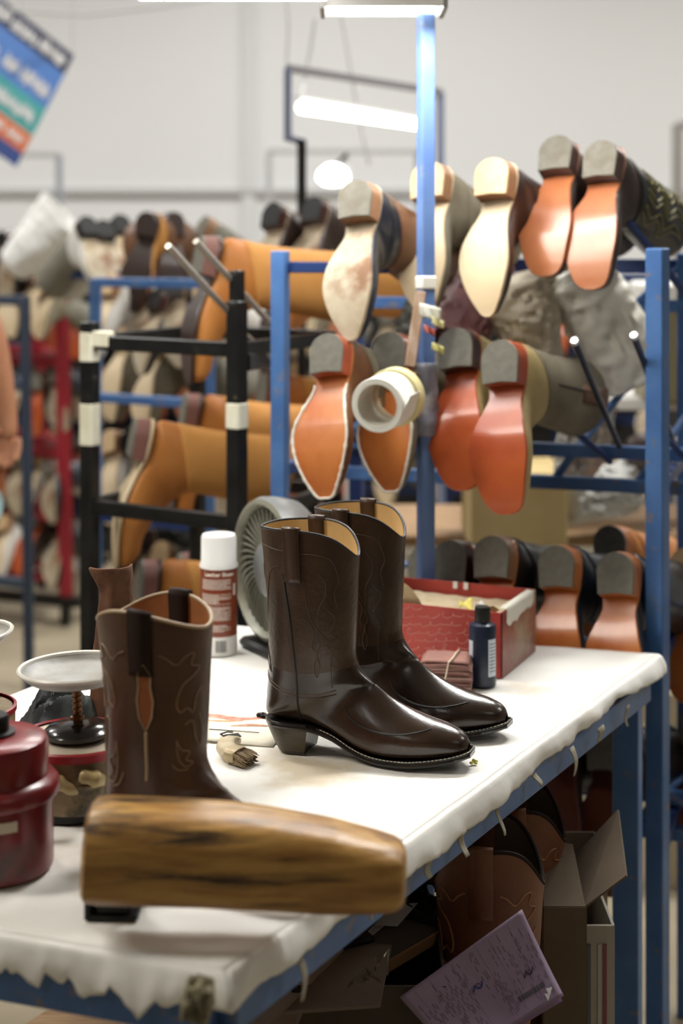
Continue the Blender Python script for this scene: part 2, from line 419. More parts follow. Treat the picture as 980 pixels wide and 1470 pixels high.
# ---------------------------------------------------------------- work table
BR = Vector((.555, 2.685, 0)); BL = Vector((-.263, 2.90, 0)); FR = Vector((-.114, 1.516, 0)); FL = Vector((-.90, 1.785, 0))
def tq(u, v, z=0): return (BL * (1 - u) + BR * u) * v + (FL * (1 - u) + FR * u) * (1 - v) + Vector((0, 0, z))
tb = thing('work_table', 'blue steel work table carrying the finished boots under a white cover', 'table', (0, 2.2, 0))
def W(v): return Vector(v) - Vector((0, 2.2, 0))
g = Geo(); vs = [W(tq(u, v, z)) for z in (TZ - .030, TZ - .003) for u, v in ((.012, .012), (.985, .008), (.985, .99), (.012, .99))]
g.add(vs, [(3, 2, 1, 0), (4, 5, 6, 7)] + [(i, (i + 1) % 4, (i + 1) % 4 + 4, i + 4) for i in range(4)]); g.build('tabletop', board_m, tb, smooth=False)
for a, b in (((.03, .02), (.97, .02)), ((.97, .02), (.97, .98)), ((.97, .98), (.03, .98)), ((.03, .98), (.03, .02))):
    g = Geo(); g.beam(W(tq(*a, TZ - .052)), W(tq(*b, TZ - .052)), .045, .042); g.build('frame_rail', blue, tb)
for u, v in ((.955, .025), (.955, .965), (.045, .965), (.045, .025)):
    g = Geo(); p = W(tq(u, v, 0)); g.beam(p, p + Vector((0, 0, TZ - .073)), .05, .045, up=(FR - FL)); g.build('leg', blue, tb)
SHELF = .40
g = Geo(); vs = [W(tq(u, v, z)) for z in (SHELF - .02, SHELF) for u, v in ((.06, .04), (.93, .04), (.93, .94), (.06, .94))]
g.add(vs, [(3, 2, 1, 0), (4, 5, 6, 7)] + [(i, (i + 1) % 4, (i + 1) % 4 + 4, i + 4) for i in range(4)]); g.build('lower_shelf', board_m, tb, smooth=False)
# cover
g = Geo()
def nz(p, s=1, k=0): return noise.noise(Vector((p[0] * s, p[1] * s, k * 7.3 + (p[2] * s if len(p) > 2 else 0))))
def cz(p): return TZ + .0012 + .0014 * max(-.6, nz(p, 9)) + .0006 * nz(p, 40, 2)
g.grid(lambda u, v: (lambda p: Vector((p.x, p.y, cz(p))))(tq(u, v)), 70, 100)
def skirt(a, b, outn, n, depth, seed, flare=.02, m=8, e0=None, e1=None):
    "ragged drop of the cover along the edge a-b"
    def fn(u, v):
        p = a.lerp(b, u); w0 = sm(.03, 0, u) if e0 else 0; w1 = sm(.97, 1, u) if e1 else 0; ww = max(w0, w1)
        d = depth(u) * (1 - ww) + .034 * ww; z = -d * v
        k = nz((u * 14, seed, 0), 1, seed) * .010 + nz((u * 45, seed + 3, v), 1, seed) * .004
        k *= 1 - ww; ex = (e0 or outn) * w0 + (e1 or outn) * w1
        o = .003 + (flare * math.sin(min(1, v * 1.2) * PI / 2) * .5) + k * v
        return Vector((p.x, p.y, cz(p) + z * (1 if v > .02 else 0))) + (outn + ex) * (o if v > 0 else 0)
    g.grid(fn, n, m)
def ragged(base, amp, seed, f=12):
    def d(u): return max(.010, base(u) + amp * (1.6 * abs(nz((u * f, seed, 0), 1, seed)) - .3) + amp * .7 * abs(nz((u * f * 3.7, seed, 5), 1, seed + 1)))
    return d
nR = (FR - BR).normalized().cross(Vector((0, 0, 1))) * 1; nR = nR if nR.x > 0 else -nR
nF = (FR - FL).normalized().cross(Vector((0, 0, 1))); nF = nF if nF.y < 0 else -nF
skirt(FR, BR, nR, 150, ragged(lambda u: lerpk([(0, .03), (.15, .028), (.35, .036), (.6, .028), (.85, .016), (1, .03)], u), .006, 11, 14), 3.1, e0=nF, e1=-nF)
skirt(FL, FR, nF, 130, ragged(lambda u: lerpk([(0, .03), (.45, .018), (.62, .03), (.8, .035), (1, .035)], u), .028, 5, 22), 9.7, .02, e1=nR)
skirt(BL, BR, -nF, 60, ragged(lambda u: .02, .006, 8), 1.3, e1=nR)
skirt(BL, FL, -nR, 60, ragged(lambda u: .03, .008, 15), 2.3)
cov = g.build('table_cover', cover_m, solid=.0008)
tag(cov, 'wrinkled white paper cover with torn edges laid over the work table', 'table cover')
# ---------------------------------------------------------------- things on the table
def ln(a, b, n): return [a + (b - a) * i / n for i in range(n + 1)]
# --- spray can
ct = P(314, 938, 2.69); ct.z = TZ + .003
t = thing('spray_can', 'tall brown aerosol can with a white cap behind the tooled boots', 'spray can', ct)
can_r = .0325
prof = [(0, 0), (can_r - .003, 0), (can_r, .003), (can_r, .150), (can_r - .002, .154)]
Geo().lathe([(0, 0), (can_r - .002, 0), (can_r, .002), (can_r, .034)], 48).build('base_band', mat('can_barcode_white', (.78, .77, .74), .3), t)
Geo().lathe([(can_r, .034), (can_r, .150), (can_r - .002, .153)], 48).build('body', mat('can_brown_print', (.19, .035, .012), .28, col2=(.23, .048, .016), scale=10), t)
Geo().lathe([(can_r - .001, .150), (can_r + .001, .151), (can_r + .0012, .156), (can_r - .0012, .160), (can_r - .0016, .203), (can_r - .004, .2075), (.015, .2095), (0, .2095)], 48).build('cap', mat('can_cap_white', (.86, .86, .85), .3), t)
def wrap_text(s, size, z, a0, r, m, parent, name, bold=.0):
    c = bpy.data.curves.new(name, 'FONT'); c.body = s; c.size = size; c.align_x = 'CENTER'; c.offset = bold; c.resolution_u = 3
    o = bpy.data.objects.new(name, c); C.objects.link(o); dg = bpy.context.evaluated_depsgraph_get(); dg.update()
    me = bpy.data.meshes.new_from_object(o.evaluated_get(dg)); C.objects.unlink(o); bpy.data.objects.remove(o)
    for v in me.vertices:
        a = a0 + v.co.x / r; v.co = Vector((math.cos(a) * r, math.sin(a) * r, z + v.co.y))
    me.materials.clear(); me.materials.append(m); q = bpy.data.objects.new(name, me); C.objects.link(q); q.parent = parent; return q
lbl = mat('can_label_lettering', (.80, .74, .66), .4)
wrap_text('Leather Sheen', .0098, .1395, -PI / 2 + .1, can_r + .0004, lbl, t, 'lettering', .0003)
g = Geo(); rnd = random.Random(3)
def cyl_patch(g, a0, a1, z0, z1, r):
    n = max(1, int((a1 - a0) / .12)); g.grid(lambda u, v: Vector((math.cos(a0 + (a1 - a0) * u) * r, math.sin(a0 + (a1 - a0) * u) * r, z0 + (z1 - z0) * v)), n, 1)
z = .134
while z > .044:
    if rnd.random() < .10: z -= .0035; continue
    a = -PI / 2 - .95
    end = -PI / 2 + .80 - (rnd.random() * .9 if rnd.random() < .35 else rnd.random() * .06)
    while a < end:
        w = rnd.uniform(.05, .2); cyl_patch(g, a, min(end, a + w), z - .0010, z, can_r + .0003); a += w + .03
    z -= .00205
g.build('small_print', lbl, t)
g = Geo(); a = -PI / 2 - .1
for k in range(16):
    w = rnd.choice((.015, .03)); cyl_patch(g, a, a + w, .008, .028, can_r + .0003); a += w + .02
g.build('barcode', mat('print_black', (.05, .05, .05), .5), t)
g = Geo(); cyl_patch(g, -.62, -.45, .105, .125, can_r + .0003); g.build('safety_mark', lbl, t)

# --- fan
fp = P(394, 940, 2.70); fp.z = TZ + .002
t = thing('table_fan', 'round grey slotted fan standing on the table behind the finished boots', 'fan', fp, (0, 0, R(-150)))
fm = mat('dusty_grey_enamel', (.15, .155, .155), .4, col2=(.21, .215, .21), scale=10); fd = mat('fan_dark_inside', (.02, .02, .018), .6); fr = mat('fan_cream_fins', (.24, .235, .18), .4, metal=.3)
M = Matrix.Translation((0, 0, .145)) @ Matrix.Rotation(PI / 2, 4, 'Y')     # lathe axis to local +x (front)
RR = .128
Geo().lathe([(0, -.085), (.05, -.083), (.09, -.07), (.118, -.04), (RR - .002, -.01), (RR, .012), (RR - .004, .022)], 56, M).build('housing', fm, t)
Geo().lathe([(RR - .004, .022), (RR - .012, .026), (RR - .018, .016), (RR - .022, .004)], 56, M).build('front_ring', fr, t)
Geo().lathe([(RR - .020, .003), (.0, .001)], 40, M).build('dark_back', fd, t)
g = Geo()
for k in range(40):
    a = 2 * PI * k / 40; pts = []
    for i in range(7):
        r = .045 + (RR - .062) * i / 6; b = a + .38 * (i / 6); pts.append(M @ Vector((r * math.cos(b), r * math.sin(b), .012 + .006 * math.sin(PI * i / 6))))
    g.tube(pts, .0022, 6)
g.build('grille', fr, t)
Geo().lathe([(.047, .006), (.047, .018), (.03, .024), (0, .026)], 32, M).build('hub_cap', fm, t)
g = Geo(); g.box((-.02, 0, .009), (.12, .13, .018), ch=.006); g.build('foot', iron, t)
g = Geo(); g.beam((-.025, 0, .012), (-.025, 0, .05), .05, .03); g.build('neck', fm, t)

# --- shoe box
A0 = Vector((.263, 2.53, 0)); dx = Vector((-.914, .405, 0)); dy = Vector((.41, .912, 0)); BW, BD, BH = .25, .185, .108
bt = thing('cardboard_box', 'open red printed cardboard box full of scraps on the far side of the table', 'box', (A0.x, A0.y, TZ + .003))
def bx(u, v, z): return dx * u + dy * v + Vector((0, 0, z))
redb = mat('red_box_print', (.40, .048, .036), .5, col2=(.45, .06, .045), scale=20)
redd = mat('dark_red_box_print', (.20, .022, .018), .38, col2=(.24, .10, .07), scale=14, col3=(.30, .24, .17), scale3=9, spread3=.60)
kraft = mat('kraft_board', (.42, .30, .16), .8, col2=(.48, .35, .20), scale=20)
def panel(name, a, b, m, h=BH, th=.003, zz=.0):
    g = Geo(); a = Vector(a); b = Vector(b); d = (b - a).normalized(); n = Vector((-d.y, d.x, 0))
    q = [a, b, b + n * th, a + n * th]; vs = [p + Vector((0, 0, z)) for z in (zz, h) for p in q]
    g.add(vs, [(3, 2, 1, 0), (4, 5, 6, 7)] + [(i, (i + 1) % 4, (i + 1) % 4 + 4, i + 4) for i in range(4)]); return g.build(name, m, bt, smooth=False)
fpn = panel('front_panel', bx(0, 0, 0), bx(BW, 0, 0), redb)
panel('side_panel', bx(0, BD, 0), bx(0, 0, 0), redd); panel('side_panel', bx(BW, 0, 0), bx(BW, BD, 0), redd); panel('back_panel', bx(BW, BD, 0), bx(0, BD, 0), redb)
g = Geo(); g.add([bx(.002, .002, .002), bx(BW - .002, .002, .002), bx(BW - .002, BD - .002, .002), bx(.002, BD - .002, .002)], [(0, 1, 2, 3)]); g.build('bottom', kraft, bt, solid=.002)
# loose cursive printing on the front panel
g = Geo(); rnd = random.Random(5)
for row in range(9):
    u = .004 + rnd.random() * .01; z0 = .104 - row * .0135; pts = []
    ph = 0
    while u < BW - .01:
        ph += .42; amp = .0012 + .0085 * abs(noise.noise(Vector((ph * .27, row * 3.1, 0)))) + .0012 * math.sin(ph * .37)
        uu = BW - u - math.cos(ph) * (.0026 + .5 * amp) - amp * math.sin(ph) * .45; zz = z0 + amp * math.sin(ph) + u * .10 - .012
        if 0.004 < zz < BH - .003: pts.append(bx(uu, -.0036, zz))
        if rnd.random() < .02:
            if len(pts) > 3: g.tube(pts, .0007, 4)
            pts = []; u += .008
        u += .00125
    if len(pts) > 3: g.tube(pts, .0007, 4)
g.build('script_printing', mat('pink_box_print', (.62, .25, .20), .6), fpn)
# taped corner and masking tape marks
g = Geo(); g.grid(lambda u, v: bx(-.0035 - .0015 * noise.noise(Vector((u * 5, v * 5, 1))), .02 + .15 * u * (1 - .0 * v), BH + .002 - (.012 + .020 * abs(noise.noise(Vector((u * 4, 0, 3)))) + .016 * (1 - abs(u - .35))) * v), 14, 5)
g.grid(lambda u, v: bx(-.0035 + .012 * v, .02 + .15 * u, BH + .002 + .001 * v), 14, 2); g.build('paper_tape', mat('crumpled_white_tape', (.62, .60, .52), .6), bt, solid=.0005)
for du in (.145, .165):
    g = Geo(); g.box(bx(du - .02, BD - .0045, BH - .004), (.008, .002, .012), Matrix.Rotation(math.atan2(dx.y, dx.x), 3, 'Z')); g.build('tape_dab', mat('tape_dab_white', (.8, .8, .78), .5), bt)
# contents
sand = mat('tan_abrasive_paper', (.40, .30, .165), .9, col2=(.46, .35, .20), scale=60)
def on_box(p): return Vector((A0.x, A0.y, TZ + .003)) + p
g = Geo(); g.grid(lambda u, v: bx(.006 + (BW - .012) * u, .006 + (BD - .012) * v, .085 + .008 * noise.noise(Vector((u * 7, v * 4, 4)))), 24, 16)
s = g.build('scrap_heap', mat('beige_scraps', (.50, .40, .26), .9, col2=(.60, .50, .34), scale=35), None, solid=.004); s.location = on_box(Vector()); tag(s, 'beige abrasive offcuts heaped loose inside the red cardboard box', 'scraps', kind='stuff')
for nm, lab, (u, v), r, z, tl in (('sanding_disc', 'large tan round sanding disc standing up in the front of the red box', (.205, .012), .066, .084, 80),):
    g = Geo(); Mx = Matrix.Translation(on_box(bx(u, v, z))) @ Matrix.Rotation(math.atan2(dx.y, dx.x), 4, 'Z') @ Matrix.Rotation(R(tl), 4, 'X')
    g.lathe([(0, -.0008), (r, -.0008), (r, .0008), (0, .0008)], 56); o = g.build(nm, sand); o.matrix_world = Mx; tag(o, lab, 'sanding disc')
yel = mat('yellow_paper', (.75, .66, .16), .6)
for i, (px, py, w, h, m_, lab) in enumerate(((668, 866, .022, .012, yel, 'bright yellow scrap poking out of the red box, left of the bottle cap'), (691, 868, .02, .012, mat('white_scrap', (.75, .74, .70), .6), 'white paper scrap lying in the red box just left of the bottle cap'),
                                              (706, 876, .016, .014, mat('pale_yellow_scrap', (.72, .64, .34), .6), 'pale yellow scrap on the front corner of the red box'))):
    q = P(px, py, 2.60 - .02 * i); g = Geo(); g.grid(lambda u, v: Vector(((u - .5) * w, (v - .5) * .02, .005 * math.sin(u * 5 + v * 3) + .004 * v)), 8, 5)
    o = g.build('paper_scrap', m_, solid=.001); o.location = (q.x, q.y, TZ + .003 + .104); o.rotation_euler = (R(20), R(10 * i), i); tag(o, lab, 'scrap')

# --- dye bottle
bp = Vector((.229, 2.492, TZ + .003))
t = thing('dye_bottle', 'small navy dye bottle with a black cap in front of the red box', 'bottle', bp)
Geo().lathe([(0, 0), (.0205, 0), (.0222, .002), (.0222, .094), (.0205, .099), (.011, .1035), (.0105, .106)], 40).build('body', mat('navy_bottle', (.012, .018, .038), .3, col2=(.016, .024, .05), scale=6), t)
g = Geo(); g.lathe([(.0128, .1045), (.0130, .106), (.0126, .125), (.0115, .1275), (0, .128)], 32)
for k in range(28):
    a = 2 * PI * k / 28; g.tube([(math.cos(a) * .0128, math.sin(a) * .0128, .106), (math.cos(a) * .0124, math.sin(a) * .0124, .1245)], .0005, 4)
g.build('cap', mat('black_cap', (.012, .012, .010), .35), t)
g = Geo(); cyl_patch(g, -PI / 2 + .35, -PI / 2 + 1.15, .018, .078, .0225); g.build('label', mat('pale_blue_label', (.60, .66, .74), .4), t)
g = Geo(); cyl_patch(g, -PI / 2 - 1.35, -PI / 2 - .85, .018, .075, .0225); g.build('label', mat('pale_blue_label', (.6, .66, .74), .4), t)
g = Geo()
for k in range(9): cyl_patch(g, -PI / 2 + .45, -PI / 2 + 1.05, .070 - k * .0055, .0712 - k * .0055, .0227)
g.build('label_print', mat('print_black', (.05, .05, .05), .5), t)

# --- rubber-banded squares
sq = Vector((.171, 2.470, TZ + .003)); rnd = random.Random(9)
sqm = [mat('mauve_suede_%s' % n, c, .85, col2=tuple(k * 1.15 for k in c), scale=60) for n, c in (('dark', (.22, .105, .085)), ('mid', (.27, .135, .11)), ('pale', (.33, .19, .16)))]
n_sq = 11; hz = .0048
for i in range(n_sq):
    g = Geo(); w = .078 + rnd.uniform(-.003, .003); 
    g.grid(lambda u, v, s_=i: Vector(((u - .5) * w, (v - .5) * w * .86, .0010 * noise.noise(Vector((u * 3, v * 3, s_)))  - .0014 * ((2 * u - 1) ** 4) * (s_ / n_sq))), 8, 8)
    o = g.build('leather_square', sqm[i % 3 if i < n_sq - 1 else 1], solid=.0042); o.location = sq + Vector((rnd.uniform(-.002, .002), rnd.uniform(-.002, .002), .0022 + i * hz)); o.rotation_euler = (0, 0, R(-8) + rnd.uniform(-.06, .06))
    tag(o, 'mauve leather square in the banded stack before the red box' if 0 < i < n_sq - 1 else ('topmost mauve leather square of the banded stack' if i else 'bottommost mauve leather square of the banded stack'), 'leather square', 'banded leather squares')
g = Geo(); a = R(-8); cx, sx = math.cos(a), math.sin(a); Hh = n_sq * hz + .0012
loop = [(-.004, -.0365, 0), (-.001, -.0372, Hh * .5), (.004, -.0365, Hh - .002), (.008, -.03, Hh + .0005), (.012, 0, Hh + .001), (.016, .03, Hh + .0005), (.018, .036, Hh - .002), (.014, .0372, Hh * .5), (.010, .036, .001), (.004, 0, -.0005)]
g.tube([sq + Vector((x * cx - y * sx, x * sx + y * cx, z + .0005)) for x, y, z in loop], .0014, 8, closed=True); o = g.build('rubber_band', mat('cream_rubber', (.66, .58, .42), .6))
tag(o, 'cream rubber band holding the stack of mauve leather squares', 'rubber band')

# --- bench block on its iron bracket
wt = thing('wooden_block', 'large worn honey-brown wooden block on a black iron bracket at the table front', 'wooden block', (-.2, 1.585, TZ + .003))
axL = P(126, 1218, 1.60); axR = P(581, 1256, 1.585); org = Vector((-.2, 1.585, TZ + .003))
ax = (axR - axL); L = ax.length; ax.normalize()
def sect(u):
    h = lerpk([(0, .046), (.012, .051), (.05, .0535), (.5, .051), (.75, .046), (.9, .039), (.97, .035), (.99, .031), (1, .025)], u)
    d = lerpk([(0, .044), (.012, .049), (.5, .05), (.9, .043), (.97, .039), (.99, .034), (1, .027)], u); return h * .93, d
def wfn(a, u):
    h, d = sect(u); th = 2 * PI * a; c, s = math.cos(th), math.sin(th); n = 3.2; cc = math.copysign(abs(c) ** (2 / n), c); ss = math.copysign(abs(s) ** (2 / n), s)
    k = 1 + .02 * noise.noise(Vector((c * 2, s * 2, u * 3)))
    side = Vector((0, 1, 0)); up = ax.cross(side).normalized() * -1; up = up if up.z > 0 else -up
    return axL + ax * (L * u) + side * (cc * d * k) + up * (ss * h * k + .006 * math.sin(u * PI)) - org
us = [0, .012, .03, .06] + [.06 + .88 * i / 30 for i in range(1, 31)] + [.96, .975, .985, .993, 1]
g = Geo(); na = 56; vs = [wfn(i / na, u) for u in us for i in range(na)]; fs = [(j * na + i, j * na + (i + 1) % na, (j + 1) * na + (i + 1) % na, (j + 1) * na + i) for j in range(len(us) - 1) for i in range(na)]
fs += [tuple(range(na - 1, -1, -1)), tuple(range((len(us) - 1) * na, len(us) * na))]
g.add(vs, fs); g.build('block', wood_m, wt)
g = Geo(); q = axL - org; g.box((q.x - .004, q.y + .045, .056), (.007, .05, .112), ch=.002); g.build('bracket_plate', iron, wt)
g = Geo(); g.box((q.x + .022, q.y + .045, .0035), (.055, .05, .007), ch=.002); g.build('bracket_foot', iron, wt)
g = Geo(); g.beam((q.x + .022, q.y + .045, .006), (q.x + .022, q.y + .035, .050), .04, .04, ch=.004); g.build('bracket_post', iron, wt)
g = Geo(); g.box((.13, -.0, .030), (.2, .05, .012), ch=.003); g.build('clamp_bar', iron, wt) if False else None

# --- red safety can
rc = Vector((-.402, 1.765, TZ + .003))
red_can = mat('red_can_paint', (.17, .010, .013), .32, col2=(.21, .014, .016), scale=6, coat=.2, bump=.15, bscale=14, col3=(.035, .015, .012), scale3=7, spread3=.60)
t = thing('solvent_can', 'big dented red solvent can with a black screw cap at the left table edge', 'can', rc)
Geo().lathe([(0, 0), (.064, 0), (.069, .003), (.070, .008), (.069, .080), (.0685, .086)], 56).build('body', red_can, t)
Geo().lathe([(.0685, .082), (.0755, .085), (.0775, .089), (.0765, .098), (.071, .104), (.064, .107), (.0635, .108)], 56).build('collar', red_can, t)
Geo().lathe([(.0635, .105), (.064, .110), (.064, .142), (.0615, .148), (.056, .151), (.030, .153), (.0, .153)], 56).build('pump_head', red_can, t)
Geo().lathe([(.026, .152), (.026, .156), (.019, .157), (.019, .172), (.017, .175), (0, .175)], 40).build('screw_cap', iron, t)
g = Geo(); cyl_patch(g, -PI / 2 - .1, -PI / 2 + .62, .062, .074, .0712); g.build('label', mat('worn_cream_label', (.6, .52, .38), .6), t)

# --- glue pot with the plunger dish
gp = Vector((-.338, 1.955, TZ + .003)); crust = mat('glue_crusted_tin', (.16, .11, .06), .6, col2=(.34, .26, .14), scale=12, bump=.8, bscale=9, col3=(.03, .024, .016), scale3=11, spread3=.58)
t = thing('glue_pot', 'glue-crusted round tin with a red-rimmed lid beside the tooled boot', 'pot', gp)
g = Geo(); g.grid(lambda u, v: (lambda a, z: Vector(((.070 + .0035 * noise.noise(Vector((math.cos(a) * 3, math.sin(a) * 3, z * 30)))) * math.cos(a), (.070 + .0035 * noise.noise(Vector((math.cos(a) * 3, math.sin(a) * 3, z * 30)))) * math.sin(a), z)))(2 * PI * u, .012 + .066 * v), 72, 14, wrap=True)
g.build('tin', crust, t)
Geo().lathe([(0, 0), (.066, 0), (.069, .004), (.069, .016), (.067, .018)], 48).build('base_ring', iron, t)
Geo().lathe([(.0705, .044), (.0735, .046), (.0735, .049), (.0705, .051)], 48).build('band', crust, t)
Geo().lathe([(0, .078), (.074, .078), (.0745, .086), (0, .0875)], 56).build('lid', mat('dusty_cream_lid', (.50, .44, .34), .6, col2=(.40, .33, .24), scale=9), t)
Geo().lathe([(.0745, .077), (.0775, .079), (.078, .088), (.0755, .0905), (.0735, .0885)], 56).build('lid_rim', mat('red_lid_rim', (.30, .016, .02), .35), t)
g = Geo()
for k, (a, s1, l) in enumerate(((-1.35, .017, .018), (-1.9, .015, .030))):
    pts = [Vector((math.cos(a + .13 * i) * (.075 + .003 * math.sin(i)), math.sin(a + .13 * i) * (.075 + .003 * math.sin(i)), .064 - l * (i / 5) ** 1.3)) for i in range(5)]
    pts = [Vector(crom([tuple(p) for p in pts], i / 5)) for i in range(21)]; g.tube(pts, [s1 * (.15 + .42 * math.sin(PI * min(1, .08 + i / 21)) ** .6) * (1 + .12 * math.sin(i * .8 + k)) for i in range(21)], 14)
g.build('glue_drip', mat('hardened_glue', (.55, .44, .20), .35, col2=(.35, .26, .12), scale=20), t)
# plunger dish standing on the lid
enam = mat('worn_white_enamel', (.66, .63, .56), .3, col2=(.46, .40, .30), scale=8, spread=.62); dusty = mat('dish_dusty_glaze', (.38, .39, .38), .45, col2=(.22, .19, .155), scale=9)
brass = mat('tarnished_brass', (.16, .075, .03), .35, metal=.8)
def dish(loc, label, r=.074, h=.084, base=True):
    t = thing('plunger_dish', label, 'dish', loc)
    Geo().lathe([(0, 0), (.036, 0), (.043, .004), (.0435, .009), (.038, .014), (.012, .017), (0, .017)], 48).build('base', mat('black_lacquer', (.010, .009, .009), .18, coat=.4), t)
    g = Geo(); g.lathe([(.0055, .014), (.0055, h - .012)], 20); n = 90
    g.tube([(math.cos(i * .5) * .0058, math.sin(i * .5) * .0058, .018 + (h - .034) * i / n) for i in range(n + 1)], .0013, 5)
    g.lathe([(.0055, .020), (.009, .022), (.009, .026), (.0055, .028)], 20); g.build('threaded_stem', brass, t)
    Geo().lathe([(.0, h - .014), (.03, h - .014), (.058, h - .010), (r - .006, h - .003), (r - .001, h + .003), (r - .004, h + .0035), (r - .009, h - .002), (.055, h - .007), (.03, h - .009), (0, h - .009)], 64).build('bowl', dusty, t)
    Geo().lathe([(r - .003, h + .001), (r, h + .0025), (r + .001, h + .005), (r - .001, h + .007), (r - .004, h + .006), (r - .005, h + .003)], 64).build('bowl_rim', enam, t)
    return t
d1 = dish(gp + Vector((.002, 0, .0885)), 'worn white dish on a threaded stem standing on the red-rimmed pot lid')
d1.rotation_euler = (0, R(-1.5), 0)
# second dish with its own pot
gp2 = Vector((-.520, 2.11, TZ + .003))
t = thing('glue_pot', 'dark tin under the second white dish, cut by the left edge of the photo', 'pot', gp2)
Geo().lathe([(0, 0), (.066, 0), (.069, .004), (.070, .070), (.066, .078), (0, .080)], 48).build('tin', crust, t)
Geo().lathe([(.068, .072), (.072, .074), (.072, .081), (.068, .082)], 48).build('lid_rim', mat('red_lid_rim', (.30, .016, .02), .35), t)
d2 = dish(gp2 + Vector((.0, 0, .081)), 'worn white dish at the left edge of the photo, behind the red solvent can', h=.095)
d2.rotation_euler = (0, R(-4), 0)

# --- dark rag
rag = mat('charcoal_cloth', (.030, .034, .035), .9, col2=(.055, .062, .062), scale=12, bump=.3, bscale=60)
def ragf(u, v):
    p = Vector((u, v, 0)); n1 = noise.noise(Vector((u * 3.2, v * 3.0, 1.7))); n2 = abs(noise.noise(Vector((u * 7, v * 6, 4.2)))); e = min(1, 5 * min(u, 1 - u, v, 1 - v))
    z = (.038 + .034 * n1 + .028 * (1 - 2 * n2)) * sm(0, 1, e) + .004
    return Vector(((u - .5) * .18 + .02 * n1, (v - .5) * .15 + .02 * noise.noise(Vector((v * 5, u * 5, 8))), max(.003, z)))
g = Geo(); g.grid(ragf, 70, 56); o = g.build('cloth', rag, solid=.0015); o.location = (-.372, 2.205, TZ + .003); o.rotation_euler = (0, 0, R(20)); tag(o, 'crumpled charcoal cloth lying behind the white dish and the glue pot', 'cloth')

# --- brush, palette card, crumbs
cardp = G(352, 1046)
g = Geo(); g.grid(lambda u, v: Vector(((u - .5) * .17, (v - .5) * .15, .0006 * math.sin(u * 5))), 8, 8); o = g.build('palette_card', mat('cream_card', (.74, .69, .56), .7), solid=.0008)
o.location = (cardp.x - .02, cardp.y, TZ + .0045); o.rotation_euler = (0, 0, R(-14)); tag(o, 'cream card smeared with dried dye, lying left of the nearer finished boot', 'card')
def smear(name, pts, rs, m, par, seed):
    g = Geo(); N = len(pts) * 6; L_ = []; 
    for i in range(N + 1):
        x, y = crom(pts, i / N * (len(pts) - 1)); r = crom([(k,) for k in rs], i / N * (len(rs) - 1))[0]; L_.append((x, y, max(.0005, r * (1 + .4 * noise.noise(Vector((i * .6, seed, 0)))))))
    vs = []; 
    for x, y, r in L_: vs += [(x, y - r, .0008), (x, y, .0016), (x, y + r, .0008)]
    g.add(vs, [(i * 3 + j, i * 3 + j + 1, i * 3 + j + 4, i * 3 + j + 3) for i in range(N) for j in range(2)]); return g.build(name, m, par)
smear('red_smear', [(-.07, .03), (-.04, .035), (0, .03), (.035, .045)], [.004, .012, .009, .003], mat('red_dye', (.55, .16, .11), .5, col2=(.66, .36, .27), scale=60), o, 1)
smear('orange_smear', [(-.05, .012), (-.02, .014), (.01, .022)], [.003, .005, .001], mat('orange_dye', (.62, .28, .13), .5), o, 2)
smear('brown_smear', [(.0, -.004), (.03, .008), (.06, .010)], [.004, .006, .001], mat('brown_dye', (.34, .15, .09), .5, col2=(.5, .3, .2), scale=80), o, 3)
smear('dark_red_blob', [(.02, .042), (.035, .045), (.043, .047)], [.003, .004, .002], mat('dark_red_dye', (.30, .02, .02), .4), o, 4)
def crumb(loc, s, m, name, label, cat, seed):
    g = Geo()
    for k in range(7):
        r = random.Random(seed * 10 + k); c = Vector((r.uniform(-1, 1) * s, r.uniform(-.6, .6) * s, r.uniform(.15, .5) * s)); n = 8
        g.grid(lambda u, v: c + Vector((math.cos(2 * PI * u) * math.sin(PI * v), math.sin(2 * PI * u) * math.sin(PI * v), math.cos(PI * v) * .7)) * s * .45 * (1 + .5 * noise.noise(Vector((u * 4, v * 4, seed + k)))), n, 6, wrap=True)
    o = g.build(name, m); o.location = loc; tag(o, label, cat); return o
crumb(G(379, 1035) + Vector((0, 0, .005)), .010, iron, 'thread_scrap', 'small black tangled scrap just left of the nearer finished boot heel', 'scrap', 1)
g = Geo(); k = G(334, 1064); g.box((0, 0, .003), (.022, .016, .0016), ch=.0005); g.tube([(-.012, .0, .003), (-.016, .010, .004), (-.004, .014, .005), (.004, .012, .004)], .0014, 6); o = g.build('buckle', mat('dark_pewter', (.05, .048, .045), .4, metal=.8)); o.location = (k.x, k.y, TZ + .005); o.rotation_euler = (0, 0, R(20))
tag(o, 'tiny dark metal clip lying against the brush handle', 'clip')
o = crumb(G(682, 1100) + Vector((0, 0, .004)), .006, mat('yellow_green_scrap', (.45, .42, .06), .6), 'leather_scrap', 'tiny yellow-green scrap on the table before the nearer boot toe', 'scrap', 3)
g = Geo(); l = [G(300, 1053) , G(330, 1055), G(372, 1058)]; g.tube([p + Vector((0, 0, .0065)) for p in l], .0007, 5); o = g.build('needle', iron); tag(o, 'long thin needle lying across the dye-smeared cream card', 'needle')
